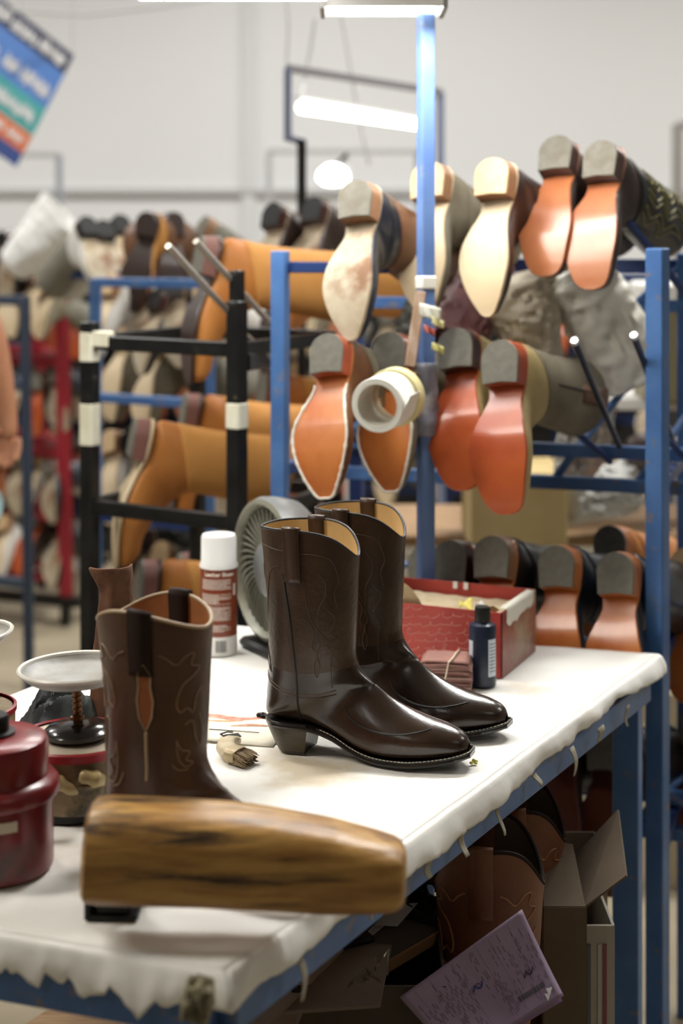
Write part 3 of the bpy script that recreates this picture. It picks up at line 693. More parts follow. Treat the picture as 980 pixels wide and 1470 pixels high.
# brush: curved wooden handle, ferrule, bristles
bt2 = G(326, 1095); t = thing('glue_brush', 'short stubby brush with a curved pale wooden handle and tan bristles', 'brush', (bt2.x, bt2.y, TZ + .004), (0, 0, R(-33)))
def slab(g, pts, ws, hs, n=16):
    N = len(pts); vs = []
    for i, p in enumerate(pts):
        a = Vector(pts[max(0, i - 1)]); b = Vector(pts[min(N - 1, i + 1)]); d = (b - a); d.z = 0; d.normalize(); s_ = Vector((-d.y, d.x, 0))
        for k in range(n):
            th = 2 * PI * k / n; c, q = math.cos(th), math.sin(th); e = .7
            vs.append(Vector(p) + s_ * ws[i] * math.copysign(abs(c) ** e, c) + Vector((0, 0, hs[i] * math.copysign(abs(q) ** e, q))))
    fs = [(i * n + k, i * n + (k + 1) % n, (i + 1) * n + (k + 1) % n, (i + 1) * n + k) for i in range(N - 1) for k in range(n)]
    fs += [tuple(range(n - 1, -1, -1)), tuple(range((N - 1) * n, N * n))]; g.add(vs, fs); return g
slab(Geo(), [(-.020, .052, .010), (-.022, .040, .011), (-.020, .026, .012), (-.012, .012, .012), (-.0, .003, .012), (.012, 0, .011)], [.006, .011, .0125, .0135, .0145, .0155], [.005, .008, .009, .009, .009, .009]).build('handle', mat('stained_pale_wood', (.46, .38, .24), .55, col2=(.60, .52, .37), scale=26, col3=(.20, .14, .07), scale3=22, spread3=.6), t)
slab(Geo(), [(.006, 0, .011), (.020, 0, .0105), (.022, 0, .0105)], [.0172, .0178, .017], [.0104, .0098, .009]).build('ferrule', mat('tan_ferrule', (.42, .33, .19), .4, metal=.2), t)
g = Geo(); rnd = random.Random(4)
for k in range(170):
    y = rnd.uniform(-.0155, .0155); z = .010 + rnd.uniform(-.007, .007); l_ = .019 + rnd.uniform(-.003, .003)
    g.tube([(.020, y, z), (.020 + l_ * .5, y * 1.05, z - .001), (.020 + l_, y * 1.08 + rnd.uniform(-.001, .001), max(.0012, z - .004))], .0007, 4)
g.build('bristles', mat('dark_tan_bristle', (.13, .085, .04), .6, col2=(.30, .22, .12), scale=60), t, kind='stuff')
# ---------------------------------------------------------------- tooled brown pair on the table
tool_l = mat('waxed_brown_leather', (.052, .021, .010), .42, col2=(.085, .038, .018), scale=9, bump=.25, bscale=60, coat=.12, col3=(.05, .022, .012), scale3=5)
tool_in = mat('orange_brown_lining', (.30, .11, .035), .6, col2=(.36, .15, .05), scale=20)
tool_st = mat('cream_cord', (.24, .15, .085), .6)
cream_edge = mat('cream_edge_binding', (.36, .25, .14), .5)
dark_strap = mat('black_brown_strap', (.022, .011, .007), .75, spec=.2)
def tooled(label, loc, yaw, side, group, a0, sgn, lin=tool_in, detail=True, up=tool_l, st=tool_st, edge=cream_edge, strapm=dark_strap, inlay=True, scale=(1, 1, 1), dip=.0, a1=None):
    B = Boot(ROPER, side, nr=80, na=56, dip=dip, pw=3, back=dip * 1.4, sdip=0 if dip else .055)
    t = thing('western_boot', label, 'boot', loc, (0, 0, yaw), group); t.scale = scale
    B.upper(0, 5.6).build('shaft', up, t); B.upper(5.6).build('vamp', up, t)
    B.upper(0, 5.6, off=-.0034).build('lining', lin, t)
    Geo().tube([B.surf(0, 2 * PI * i / 72, -.0014) for i in range(72)], .0024, 8, closed=True).build('rim_binding', edge, t)
    B.sole().build('outsole', sole_edge, t); B.heel(.12, 1).build('heel', heel_st, t); B.heel(0, .12).build('heel_cap', sole_edge, t)
    for s_, aa in ((sgn, a0), (-sgn, a1 if a1 is not None else PI - a0)): B.strap(s_, a0=aa, down=2.1, inn=1.5, half=.012).build('pull_strap', strapm, t, solid=.003)
    if not detail: return t, B
    # around the visible side: motif in (angle offset, t)
    def L_(pts): return [B.surf(tt, sgn * (a0 + da), .0003) for da, tt in [crom(pts, i / 40 * (len(pts) - 1)) for i in range(41)]]
    mot = []
    for m_ in (1, -1):
        mot += [[(m_ * .32, 1.45), (m_ * .45, 1.55), (m_ * .62, 1.75), (m_ * .80, 1.45), (m_ * .98, 1.35), (m_ * .92, 1.75), (m_ * 1.12, 1.85), (m_ * .95, 2.15), (m_ * .75, 2.35), (m_ * .62, 2.8), (m_ * .68, 3.1), (m_ * .85, 3.0), (m_ * .98, 3.15), (m_ * 1.05, 2.7), (m_ * 1.2, 2.5)],
                [(m_ * .80, 3.45), (m_ * .98, 3.4), (m_ * 1.05, 3.9), (m_ * 1.2, 4.3), (m_ * 1.25, 3.7), (m_ * 1.15, 3.2)],
                [(m_ * .62, 3.9), (m_ * .72, 4.3), (m_ * .90, 4.5), (m_ * .80, 4.9), (m_ * .95, 5.2), (m_ * .78, 5.4), (m_ * .66, 4.9), (m_ * .62, 4.3), (m_ * .62, 3.9)],
                [(m_ * .5, 5.0), (m_ * .62, 5.5), (m_ * .8, 5.6)]]
    merge_tubes([L_(m_) for m_ in mot[:4]], .0010, 5).build('stitching', st, t); merge_tubes([L_(m_) for m_ in mot[4:]], .0010, 5).build('stitching', st, t)
    Geo().tube(L_([(-.05, 3.6), (-.03, 4.5), (-.0, 5.6)]), .0022, 6).build('side_seam', edge, t)
    if inlay:
        ol = [(0, 1.75), (.10, 2.05), (.09, 2.4), (.13, 2.75), (.10, 3.2), (.0, 3.55), (-.10, 3.2), (-.13, 2.75), (-.09, 2.4), (-.10, 2.05)]
        g = Geo(); vs = [B.surf(2.6, sgn * a0, .0032)] + [B.surf(tt, sgn * (a0 - .06 + da), .0030) for da, tt in ol]; g.add(vs, [(0, i, i % 10 + 1) for i in range(1, 11)])
        g.build('inlay', mat('orange_suede_inlay', (.28, .085, .022), .6), t, smooth=False)
        g = Geo(); g.tube([B.surf(tt, sgn * (a0 - .06 + da * 1.12), .0030) for da, tt in ol], .0013, 6, closed=True); g.build('inlay_edge', edge, t)
    return t, B
M_ = Matrix.Rotation(R(-28), 3, 'Z') @ Vector((.062, 0, 0))
tooled('brown cowboy boot tooled with swirls and an orange diamond, standing behind the wooden block', (P(221, 1000, 1.78).x - M_.x, 1.785 - M_.y, TZ + .003), R(-28), 1, None, PI * .42, -1, dip=.022, a1=PI * .5, scale=(.97, 1.05, .955))
# curled suede offcut standing behind them
sp = P(162, 900, 2.16); sue = mat('rough_brown_suede', (.07, .026, .013), .95, col2=(.13, .055, .026), scale=22, bump=.9, bscale=25)
def suf(u, v):
    z = .262 * v + 0; a = -2.75 + 2.5 * u; r = .033 + .005 * math.sin(v * 5) + (.017 * sm(.86, 1, v) * (1 - u) ** 1.5); k = .004 * noise.noise(Vector((u * 4, v * 8, 2)))
    return Vector((r * math.cos(a) * 1.05 + k + .012 * v * (.5 - u), r * math.sin(a) + k, z))
g = Geo(); g.grid(suf, 36, 40); o = g.build('suede_offcut', sue, solid=.003); o.location = (sp.x, sp.y + .02, TZ + .003); o.rotation_euler = (0, 0, R(15)); tag(o, 'curled rough brown suede piece standing behind the tooled boots', 'suede piece')
# ---------------------------------------------------------------- blue rack
rag_pale = mat('pale_wrapping', (.52, .49, .42), .6, col2=(.40, .36, .28), scale=7, bump=.8, bscale=14)
L0 = Vector((-.12, 3.0, 0)); R0 = Vector((.573, 2.78, 0)); DD = Vector((.31, .92, 0)).normalized() * .46
def rk(u, d, z): return L0 + (R0 - L0) * u + DD * d + Vector((0, 0, z))
rt = thing('boot_rack', 'tall chipped blue steel rack hung with boots behind the work table', 'rack', (.2, 3.0, 0)); RO = Vector((.2, 3.0, 0))
upr = (R0 - L0).normalized()
def rbeam(name, a, b, w, h, m, par=rt, up=(0, 0, 1)): g = Geo(); g.beam(a - RO, b - RO, w, h, up); return g.build(name, m, par)
rbeam('post', rk(0, 0, 0), rk(0, 0, 1.606), .031, .03, blue, up=upr)
po = rbeam('post', rk(1, 0, 0), rk(1, 0, 1.612), .034, .034, blue, up=Vector((.82, -.57, 0)))
rbeam('post', rk(0, 1.05, 0), rk(0, 1.05, 1.60), .031, .03, dblue, up=upr); rbeam('post', rk(1, 1, 0), rk(1, 1, 1.60), .03, .03, blue, up=upr)
for z in (1.574,): rbeam('rail', rk(.02, 1, z), rk(1.6, 1, z), .02, .028, dblue); rbeam('rail', rk(.02, .02, z), rk(.3, .02, z), .014, .022, dblue); 
rbeam('rail', rk(.0, .95, 1.49), rk(1.6, .95, 1.49), .022, .026, blue)
ROWS = [1.565, 1.205, .885, .53]
for z in ROWS[1:]:
    rbeam('rail', rk(-.02, .55, z), rk(1.7, .55, z), .022, .026, blue); rbeam('rail', rk(-.02, .50, z - .062), rk(1.7, .50, z - .062), .024, .026, blue)
    for d_ in (0, 1): rbeam('side_rail', rk(d_, 0, z - .03), rk(d_, 1, z - .03), .02, .024, dblue)
    for k in range(8):
        u = .0 + k * .225
        rbeam('strut', rk(u, .50, z - .062), rk(u + .06, .55, z), .014, .014, blue)
        rbeam('peg', rk(u + .16, .52, z - .02), rk(u + .08, .27, z + .06), .011, .011, dblue)
        rbeam('brace_peg', rk(u + .06, .55, z), rk(u + .18, .95, z + (.13 if z > 1.1 else .03)), .013, .013, blue)
for z in ROWS[:1]:
    for k in (2.7, 3.9): u = .2 + k * .24; rbeam('peg', rk(u + .22, .72, z - .09), rk(u + .05, .3, z + .10), .013, .013, dblue); rbeam('brace_peg', rk(u + .0, .9, z - .08), rk(u + .16, 1, z + .02), .013, .013, blue)
# shiny tip of the empty peg
for a in (P(825, 491, 2.72), P(910, 483, 2.72)):
    d = Vector((.125, .26, -.22)); g = Geo(); g.tube([a - RO, a + d - RO], .0062, 12); p_ = g.build('peg_rod', mat('black_peg', (.012, .014, .03), .25, coat=.5), rt)
    g = Geo(); g.tube([a - d * .015 - RO, a + d * .01 - RO], .0065, 12); g.build('peg_tip', mat('bright_steel', (.8, .8, .78), .2, metal=.6), p_)

# ---------------------------------------------------------------- boots on the rack
cap_g = mat('grey_rubber_heel_cap', (.125, .118, .095), .75, col2=(.155, .147, .12), scale=60)
cap_pale = mat('worn_grey_heel_cap', (.17, .16, .13), .8, col2=(.13, .115, .085), scale=30)
cap_tan = mat('tan_heel_cap', (.55, .38, .20), .6, col2=(.60, .43, .25), scale=40)
sole_or = mat('orange_leather_sole', (.42, .10, .020), .33, col2=(.54, .18, .045), scale=7, coat=.25, stretch=(1, 1.5, 1))
sole_red = mat('red_brown_leather_sole', (.33, .048, .014), .3, col2=(.43, .088, .022), scale=6, coat=.3)
sole_tan = mat('rubbed_tan_leather_sole', (.33, .095, .034), .36, col2=(.40, .14, .052), scale=6, coat=.35)
sole_nat = mat('raw_cream_leather_sole', (.60, .46, .28), .6, col2=(.65, .52, .34), scale=9)
sole_worn = mat('stained_grey_leather_sole', (.50, .44, .33), .6, col2=(.38, .30, .20), scale=12, col3=(.22, .11, .05), scale3=8, spread3=.6)
sole_shade = mat('shade_darkened_sole', (.10, .022, .012), .35, col2=(.15, .035, .018), scale=6, coat=.3)  # red-brown sole darkened for boots low in the table's shade
stk_red = mat('red_stained_heel_stack', (.22, .03, .014), .3, col2=(.30, .06, .02), scale=20, coat=.3)
stk_brn = mat('brown_heel_stack', (.17, .07, .03), .45, col2=(.26, .13, .06), scale=14)
stk_drk = mat('dark_maroon_heel_stack', (.045, .014, .010), .3, coat=.3)
stk_or = mat('orange_heel_stack', (.42, .13, .035), .4, col2=(.48, .18, .06), scale=12)
up_nav = mat('navy_black_leather', (.012, .016, .026), .35, coat=.2); up_blk = mat('black_leather', (.010, .010, .010), .32, coat=.25)
up_cream = mat('cream_yellow_leather', (.48, .38, .17), .55, col2=(.40, .30, .13), scale=12); up_olive = mat('olive_taupe_suede', (.15, .125, .08), .85, col2=(.22, .19, .13), scale=10)
up_brn = mat('mid_brown_leather', (.13, .055, .025), .45, col2=(.18, .08, .035), scale=10); up_dbrn = mat('very_dark_brown_leather', (.030, .014, .010), .4, coat=.15)
up_tan = mat('tan_suede', (.47, .21, .045), .8, col2=(.55, .26, .065), scale=5, bump=.2, bscale=60); up_rust = mat('rust_tan_leather', (.40, .135, .022), .6, col2=(.46, .18, .035), scale=6)
up_grey = mat('grey_green_leather', (.17, .16, .12), .6, col2=(.22, .21, .17), scale=8); up_white = mat('off_white_leather', (.70, .69, .66), .6, col2=(.62, .60, .55), scale=6)
PROTO = {}
def rack_boot(style, loc, yaw, tilt, roll, cols, label, group=None, scale=1, shaft=1.0, D=None, extra=None, capx=.042, lod=1, name='western_boot'):
    """boot lying on its shaft: heel cap centred on loc, shaft running away along yaw, toe hanging down"""
    if D is None: D = Vector((math.sin(yaw) * math.cos(tilt), math.cos(yaw) * math.cos(tilt), -math.sin(tilt)))
    D = D.normalized(); X = Vector((0, 0, -1)); X = (X - D * X.dot(D)).normalized(); X = Matrix.Rotation(roll - R(9), 3, D) @ X; Y = D.cross(X)
    M = Matrix((X, Y, D)).transposed()
    key = (style, lod, round(shaft, 2))
    nm = ('shaft', 'vamp', 'outsole', 'heel', 'heel_cap'); mm = dict(zip(nm, cols))
    if key not in PROTO:
        S_ = {'roper': ROPER, 'snip': SNIP, 'point': POINT}[style]; B = Boot(S_, 1, nr=44 if lod else 22, na=32 if lod else 16, dip=.012, shaft=shaft)
        t = thing(name, '', 'boot')
        g = B.upper(0, 5.6) ; g.build('shaft', cols[0], t, solid=.004); B.upper(5.6).build('vamp', cols[1], t)
        B.sole(nx=60 if lod else 22).build('outsole', cols[2], t); B.heel(.16, 1).build('heel', cols[3], t); B.heel(0, .16).build('heel_cap', cols[4], t)
        PROTO[key] = t
        for c in t.children: c.material_slots[0].link = 'OBJECT'; c.material_slots[0].material = mm[c.name.split('.')[0]]
        r = t
    else: r = dup(PROTO[key], mats=mm)
    for k_ in ('group',):
        if k_ in r: del r[k_]
    r.rotation_mode = 'QUATERNION'; r.rotation_quaternion = M.to_quaternion(); sc = scale if isinstance(scale, tuple) else (scale * .945, scale, scale)
    r.scale = sc; r.location = Vector(loc) - M @ Vector((capx * sc[0], 0, 0)); tag(r, label, 'boot', group)
    r['_'] = 1; del r['_']
    return r
Y1, Y2, Y3 = 2.86, 2.78, 2.76
rb = rack_boot
rb('point', P(508, 286, 2.84), R(31), R(17), R(3), (up_brn, up_nav, sole_worn, stk_brn, cap_pale), 'top-row boot with a stained grey sole and navy upper, left of the tall blue post', scale=1.06)
rb('point', P(612, 258, 2.98), R(31), R(17), R(3), (up_olive, up_olive, sole_nat, stk_brn, cap_tan), 'top-row boot with raw cream sole, half hidden by the tall blue post', scale=1.08)
rb('point', P(704, 254, Y1), R(33), R(15), R(5), (up_dbrn, up_dbrn, sole_nat, stk_brn, cap_tan), 'top-row boot with raw cream sole and tan heel cap, right of the tall post', scale=1.05)
b4 = rb('roper', P(796, 219, 2.94), R(34), R(24), R(4), (up_blk, up_dbrn, sole_tan, stk_drk, cap_pale), 'left boot of the square-toed tan-soled pair highest on the rack', scale=1.0)
b5 = rb('roper', P(860, 228, 2.88), R(36), R(20), R(5), (up_blk, up_dbrn, sole_tan, stk_drk, cap_pale), 'right boot of the square-toed tan-soled pair highest on the rack, shaft stitched in gold', scale=1.01)
B_ = Boot(ROPER, 1, dip=.012)
gold = mat('gold_green_thread', (.28, .25, .09), .5)
for bb in (b5, b4):
    ls = []
    for k in range(3):
        for sg in (-1, 1):
            for off in (0, .014): ls.append(B_.line([(.02 + .035 * k + off, .13), (.035 + .035 * k + off, .16), (.018 + .035 * k + off, .185), (.04 + .034 * k + off, .215), (.02 + .034 * k + off, .245), (.035 + .033 * k, .285)], sg, off=.003, step=.008))
    for k in range(7):
        a = PI * .55 + k * PI * .13; ls.append([B_.surf(4.4 - i * .12, a + .12 * math.sin(i * .9), .003) for i in range(34)])
    merge_tubes(ls, .0014, 5).build('shaft_stitching', gold, bb)
m1 = rb('snip', P(467, 508, 2.76), R(31), R(16), R(2), (up_olive, up_brn, sole_or, stk_red, cap_g), 'middle-row boot with a white-edged orange sole, farthest left on the blue rack', scale=1.03)
m2 = rb('snip', P(557, 505, 2.84), R(31), R(16), R(1), (up_olive, up_olive, sole_or, stk_red, cap_g), 'middle-row boot with a white-edged orange sole behind the tape rolls', scale=1.03)
wt_e = mat('white_sole_trim', (.74, .70, .60), .6)
for bb in (m1, m2):
    BB = Boot(SNIP, 1); g = Geo(); e = BB.edge(.0018, -.0065, .095, -1, 40) + BB.edge(.0018, -.0065, .095, 1, 40)[::-1]
    rr = [.0022 + .0018 * max(0, noise.noise(Vector((i * .7, id(bb) % 7, 0))) * 2) for i in range(len(e))]; g.tube(e, rr, 6); g.build('sole_trim', wt_e, bb)
rb('roper', P(652, 500, 2.84), R(31), R(15), R(0), (up_cream, up_cream, sole_red, stk_drk, cap_g), 'middle-row boot with a red-brown sole and cream upper, cut by the tall blue post', scale=1.04)
m4 = rb('roper', P(716, 520, 2.72), R(34), R(12), R(2), (up_olive, up_cream, sole_red, stk_red, cap_g), 'glossy red-soled boot right of the tall blue post, its taupe shaft running right', scale=1.06)
for (px, py, Y, cc, lab, st) in ((608, 812, 2.95, (up_dbrn, up_brn, sole_or, stk_brn, cap_g), 'dark brown boot heel showing between the far finished boot and the tall blue post', 'roper'),
        (644, 806, 2.86, (up_blk, up_blk, sole_or, stk_drk, cap_g), 'bottom-row boot with a grey heel cap, just right of the tall blue post', 'roper'),
        (704, 800, 2.80, (up_blk, up_blk, sole_or, stk_brn, cap_g), 'bottom-row black boot with a brown heel stack, above the red box', 'roper'),
        (797, 814, 2.80, (up_nav, up_nav, sole_or, stk_or, cap_g), 'bottom-row boot with an orange sole, just right of the red box', 'roper'),
        (882, 824, 2.76, (up_nav, up_nav, sole_or, stk_or, cap_g), 'bottom-row orange-soled boot beside the right blue rack post', 'roper'),
        (874, 782, 3.12, (up_rust, up_rust, sole_or, stk_or, cap_g), 'orange boot heel peeking above the two bottom-row orange-soled boots', 'roper'),
        (985, 815, 3.0, (up_brn, up_rust, sole_or, stk_brn, cap_tan), 'brown boot right of the right blue rack post, cut by the photo edge', 'roper'),
        (798, 1064, 2.92, (up_blk, up_dbrn, sole_shade, stk_drk, cap_g), 'shaded dark boot under the table, left of the pair on the low rail', 'roper'),
        (866, 1078, 2.90, (up_blk, up_dbrn, sole_shade, stk_drk, cap_g), 'shaded boot with a grey heel cap under the table beside the table leg', 'roper'),
        (1000, 1040, 3.1, (up_blk, up_brn, sole_shade, stk_drk, cap_g), 'dark boot on the low rail beyond the right rack post', 'roper'),
):
    rb(st, P(px, py, Y), R(32), R(15), R(3), cc, lab, scale=1.03)
for sg in (-1, 1):
    Geo().tube(B_.line([(.066, .135), (.066, .20), (.066, .30)], sg, off=.0032), .0016, 6).build('side_seam', up_dbrn, m4)
    B_.strap(sg, a0=PI * .48, down=2.5, inn=.3, half=.015).build('pull_strap', up_brn, m4, solid=.003)
# crumpled wrapping and covers among the pegs
def bag(name, p0, p1, r0, r1, m, label, cat, seed, bend=(0, 0, 0), n=48, k=48, amp=.35):
    p0 = Vector(p0); p1 = Vector(p1); d = (p1 - p0); L_ = d.length; dn = d.normalized(); u_ = dn.orthogonal().normalized(); w_ = dn.cross(u_); c0 = (p0 + p1) / 2
    def fn(a, v):
        r = (r0 + (r1 - r0) * v) * (sm(-.05, .10, v) * .85 + .15 if v < .5 else (1 if r1 > .02 else sm(1.02, .8, v)))
        th = 2 * PI * a; q = Vector((math.cos(th) * 1.6, math.sin(th) * 1.6, v * 3 + seed * 5)); f = noise.noise(q); h = abs(noise.noise(q * 2.6)); r *= 1 + amp * f + amp * 1.5 * (.28 - h)
        return p0 + d * v + Vector(bend) * math.sin(PI * v) + (u_ * math.cos(th) + w_ * math.sin(th)) * r - c0
    g = Geo(); g.grid(fn, n, k, wrap=True); o = g.build(name, m, solid=.0015); o.location = c0; tag(o, label, cat); return o
pl1 = mat('clear_grey_plastic_wrap', (.86, .84, .76), .5, col2=(.78, .74, .62), scale=4, bump=.15, bscale=12, coat=.2)
pl2 = mat('beige_paper_wrap', (.80, .73, .58), .7, col2=(.72, .62, .46), scale=4, bump=.15, bscale=10)
pur = mat('purple_brown_hide', (.20, .075, .080), .55, col2=(.27, .12, .125), scale=6, bump=.5, bscale=20)
bag('plastic_wrap', P(812, 385, 3.15), P(905, 540, 3.2), .075, .075, pl1, 'crumpled grey plastic wrapping hanging below the highest boots, beside the right blue post', 'wrapping', 1, bend=(.0, 0, .02), amp=.15)
bag('paper_wrap', P(735, 395, 3.15), P(775, 520, 3.15), .085, .05, pl2, 'beige crumpled paper wrapping behind the cream-soled boot toe', 'wrapping', 2, amp=.18)
bag('rolled_hide', P(700, 385, 3.25), P(640, 500, 3.1), .075, .06, pur, 'purple-brown hide rolled up behind the cream-soled boots', 'hide', 3, amp=.2)
bag('rolled_hide', P(620, 430, 3.3), P(600, 500, 3.3), .05, .05, mat('dark_green_black', (.02, .022, .015), .6), 'dark rolled hide in shadow left of the tall blue post', 'hide', 4, amp=.2)
bag('plastic_wrap', P(860, 560, 3.35), P(820, 680, 3.4), .05, .04, mat('pale_film', (.55, .54, .47), .4, bump=.6, bscale=12), 'pale film hanging below the taupe boot shaft', 'wrapping', 5)

# ---------------------------------------------------------------- tall post with the lamp, tape rolls
tp = Vector((P(611, 800, 2.83).x, 2.83, 0))
t = thing('lamp_post', 'tall slim blue post rising behind the red box up to the lamp', 'post', tp)
g = Geo(); g.box((0, 0, (.0 + 2.045) / 2), (.028, .026, 2.045), Matrix.Rotation(R(22), 3, 'Z'), ch=.003); g.build('tube', blue_l if False else mat('lamp_post_paint', (.10, .19, .45), .5, col2=(.14, .24, .50), scale=8, col3=(.30, .32, .36), scale3=9, spread3=.66), t)
g = Geo()
def pz(y): return CAMZ - (y - HOR) / FPX * 2.83
g.box((0, 0, (pz(395) + pz(416)) / 2), (.033, .031, pz(395) - pz(416)), Matrix.Rotation(R(22), 3, 'Z'), ch=.004); g.build('tape_band', tape_w, t)
g = Geo(); g.grid(lambda u, v: Vector((math.cos(2 * PI * u) * (.021 + .006 * noise.noise(Vector((u * 3, v * 4, 1)))), math.sin(2 * PI * u) * (.021 + .006 * noise.noise(Vector((u * 3, v * 4, 6)))), pz(520) + (pz(625) - pz(520)) * v)), 24, 20, wrap=True)
g.build('wrapped_plastic', mat('grey_violet_plastic', (.25, .26, .33), .35, col2=(.10, .10, .11), scale=16, bump=.8, bscale=30, col3=(.5, .5, .5), scale3=12), t, solid=.001)
# hanging slat
a = P(604, 418, 2.80) - tp; b = P(588, 527, 2.77) - tp; g = Geo(); g.beam(a, b, .020, .005, up=(0, 1, 0)); o = g.build('wooden_strip', mat('stained_slat', (.42, .31, .24), .7, col2=(.30, .19, .12), scale=14, stretch=(4, 4, 1))); o.location = tp; tag(o, 'narrow stained wooden slat hanging from the white band on the tall blue post', 'strip')
for i, (px, py, s_, c, nm) in enumerate(((617, 448, .016, (.68, .68, .60), 'white'), (628, 463, .009, (.72, .68, .36), 'yellow'), (616, 474, .008, (.65, .18, .15), 'red'), (628, 500, .009, (.60, .56, .22), 'olive yellow'))):
    q = P(px, py, 2.795); g = Geo(); g.grid(lambda u, v: Vector(((u - .5) * s_ * 2.4, -.006 * math.sin(u * 6 + v * 2) - .003, (v - .5) * s_ * 1.5 + (u - .5) * -.01)), 8, 5)
    o = g.build('tape_scrap', mat('scrap_' + nm.replace(' ', '_'), c, .6), solid=.001); o.location = q; tag(o, 'small %s tape scrap stuck to the tall blue post' % nm, 'tape scrap')
# tape rolls on a spindle
f0 = P(541, 582, 2.64); f1 = P(592, 558, 2.80); axd = (f1 - f0).normalized()
def roll(p, length, ro, ri, m, mc, label):
    q = Vector((0, 0, 1)).rotation_difference(axd); t = thing('tape_roll', label, 'tape', p, q.to_matrix())
    Geo().lathe([(ri + .0022, 0), (ro - .001, 0), (ro, .001), (ro, length - .001), (ro - .001, length), (ri + .0022, length)], 56).build('tape', m, t)
    Geo().lathe([(ri, -.0005), (ri + .0024, -.0005), (ri + .0024, length + .0005), (ri, length + .0005), (ri, -.0005)], 56).build('core', mc, t); return t
core = mat('cardboard_core', (.40, .33, .22), .8); corew = mat('white_core', (.72, .70, .62), .7)
ra = roll(f0, .068, .0475, .0365, mat('white_cloth_tape', (.78, .78, .72), .5), corew, 'nearer wide white tape roll hung in front of the tall blue post')
g = Geo(); g.grid(lambda u, v: (lambda a_: Vector(((.0478 + .012 * u * u) * math.cos(a_), (.0478 + .012 * u * u) * math.sin(a_), .012 + .05 * v)))(-.2 - .5 * u), 10, 6); g.build('loose_end', mat('white_cloth_tape', (.78, .78, .72), .5), ra, solid=.0006)
roll(f0 + axd * .074, .026, .052, .038, mat('cream_yellow_tape', (.70, .64, .33), .5), core, 'farther cream-yellow tape roll behind the white one on the spindle')
q = axd; g = Geo(); g.tube([f0 + axd * .03 + Vector((0, 0, .026)) - f0, f1 + axd * .03 + Vector((0, 0, .022)) - f0], .0055, 10); g.box(f0 + axd * .028 + Vector((0, 0, .012)) - f0, (.007, .012, .042), ch=.002); o = g.build('tape_spindle', mat('spindle_wood', (.22, .15, .08), .6)); o.location = f0; tag(o, 'short wooden spindle carrying the two tape rolls', 'spindle')
# lamp at the head of the post
lp = Vector((tp.x - .085, 2.80, 2.045))
t = thing('strip_light', 'white strip light on top of the tall blue post at the upper photo edge', 'light', lp)
wh = mat('white_enamel_reflector', (.82, .82, .80), .35)
g = Geo(); prof = [(-.060, .0), (-.064, .012), (-.050, .050), (-.020, .060), (.020, .060), (.050, .050), (.064, .012), (.060, .0), (.056, .012), (.045, .043), (.0, .052), (-.045, .043), (-.056, .012)]
vs = [(x, y, z) for x in (-.105, .115) for y, z in prof]; n = len(prof); g.add(vs, [(i, (i + 1) % n, n + (i + 1) % n, n + i) for i in range(n)]); g.build('reflector', wh, t)
for s_ in (-.105, .115):
    g = Geo(); pr = [(-.066, -.004), (-.068, .014), (-.052, .055), (0, .066), (.052, .055), (.068, .014), (.066, -.004)]; vs = [(s_ + e, y, z) for e in (-.004, .004) for y, z in pr]; n = 7
    g.add(vs, [tuple(range(n - 1, -1, -1)), tuple(range(n, 2 * n))] + [(i, (i + 1) % n, n + (i + 1) % n, n + i) for i in range(n)]); g.build('end_plate', mat('grey_end_plate', (.35, .35, .34), .4, metal=.3), t, smooth=False)
glow = mat('tube_glow', (1, .98, .93), .4, emit=9)
for y in (-.025, .025):
    g = Geo(); g.tube([(-.095, y, .022), (.105, y, .022)], .009, 14); g.build('light_tube', glow, t)
lp2 = P(424, -12, 2.65)
t = thing('strip_light', 'bright strip light crossing the top edge left of the post lamp', 'light', lp2, (0, 0, R(-20)))
g = Geo(); g.tube([(-.30, 0, .012), (.055, 0, -.008)], .0105, 14); g.build('light_tube', glow, t)
g = Geo(); g.tube([(-.2, 0, .04), (-.2, 0, 2.72)], .003, 6); g.box((-.12, 0, .035), (.42, .06, .02), Matrix.Rotation(R(3), 3, 'Y'), ch=.004); g.build('housing', wh, t)
# ---------------------------------------------------------------- black rack on the left
def mk_rack(name, label, org):
    t = thing(name, label, 'rack', org); return t
BO = Vector((-.35, 3.2, 0))
bl = thing('boot_rack', 'low black steel rack with cream tape bands on its posts, left of the blue rack', 'rack', BO)
def bb_(name, a, b, w, h, m=black_p, par=None, up=(0, 0, 1)): g = Geo(); g.beam(a - BO, b - BO, w, h, up); return g.build(name, m, par or bl)
def PX(x, Y, z): q = P(x, 0, Y); return Vector((q.x, Y, z))
pr = PX(340, 3.05, 0); pl = PX(129, 3.24, 0); ud = (pr - pl).normalized(); back = Vector((.42, .91, 0)).normalized() * .45
def zat(y, Y): return CAMZ - (y - HOR) / FPX * Y
tr = zat(388, 3.05); 
o = bb_('post', pr, pr + Vector((0, 0, zat(432, 3.05))), .032, .032, up=Vector((.8, -.6, 0)))
bb_('post_top', pr + Vector((0, 0, zat(436, 3.05))), pr + Vector((0, 0, tr)), .024, .024, up=Vector((.8, -.6, 0)))
bb_('post', pl, pl + Vector((0, 0, zat(462, 3.24))), .031, .031, up=ud)
for q in (pr, pl): bb_('post', q + back, q + back + Vector((0, 0, 1.40)), .03, .03, up=ud)
for y1, y2 in ((484, 498), (720, 747), (930, 975)):
    a = pl + Vector((0, 0, zat(y1 + 7, 3.24))); b = pr + Vector((0, 0, zat(y2 + 4, 3.05))); bb_('rail', a, b, .02, .030); 
    bb_('rail', a + back, b + back, .02, .03)
    bb_('side_rail', b, b + back, .02, .03); bb_('side_rail', a, a + back, .02, .03)
a = PX(352, 3.06, zat(520, 3.06)); bb_('side_rail', a, PX(404, 3.35, zat(512, 3.35)), .02, .035)
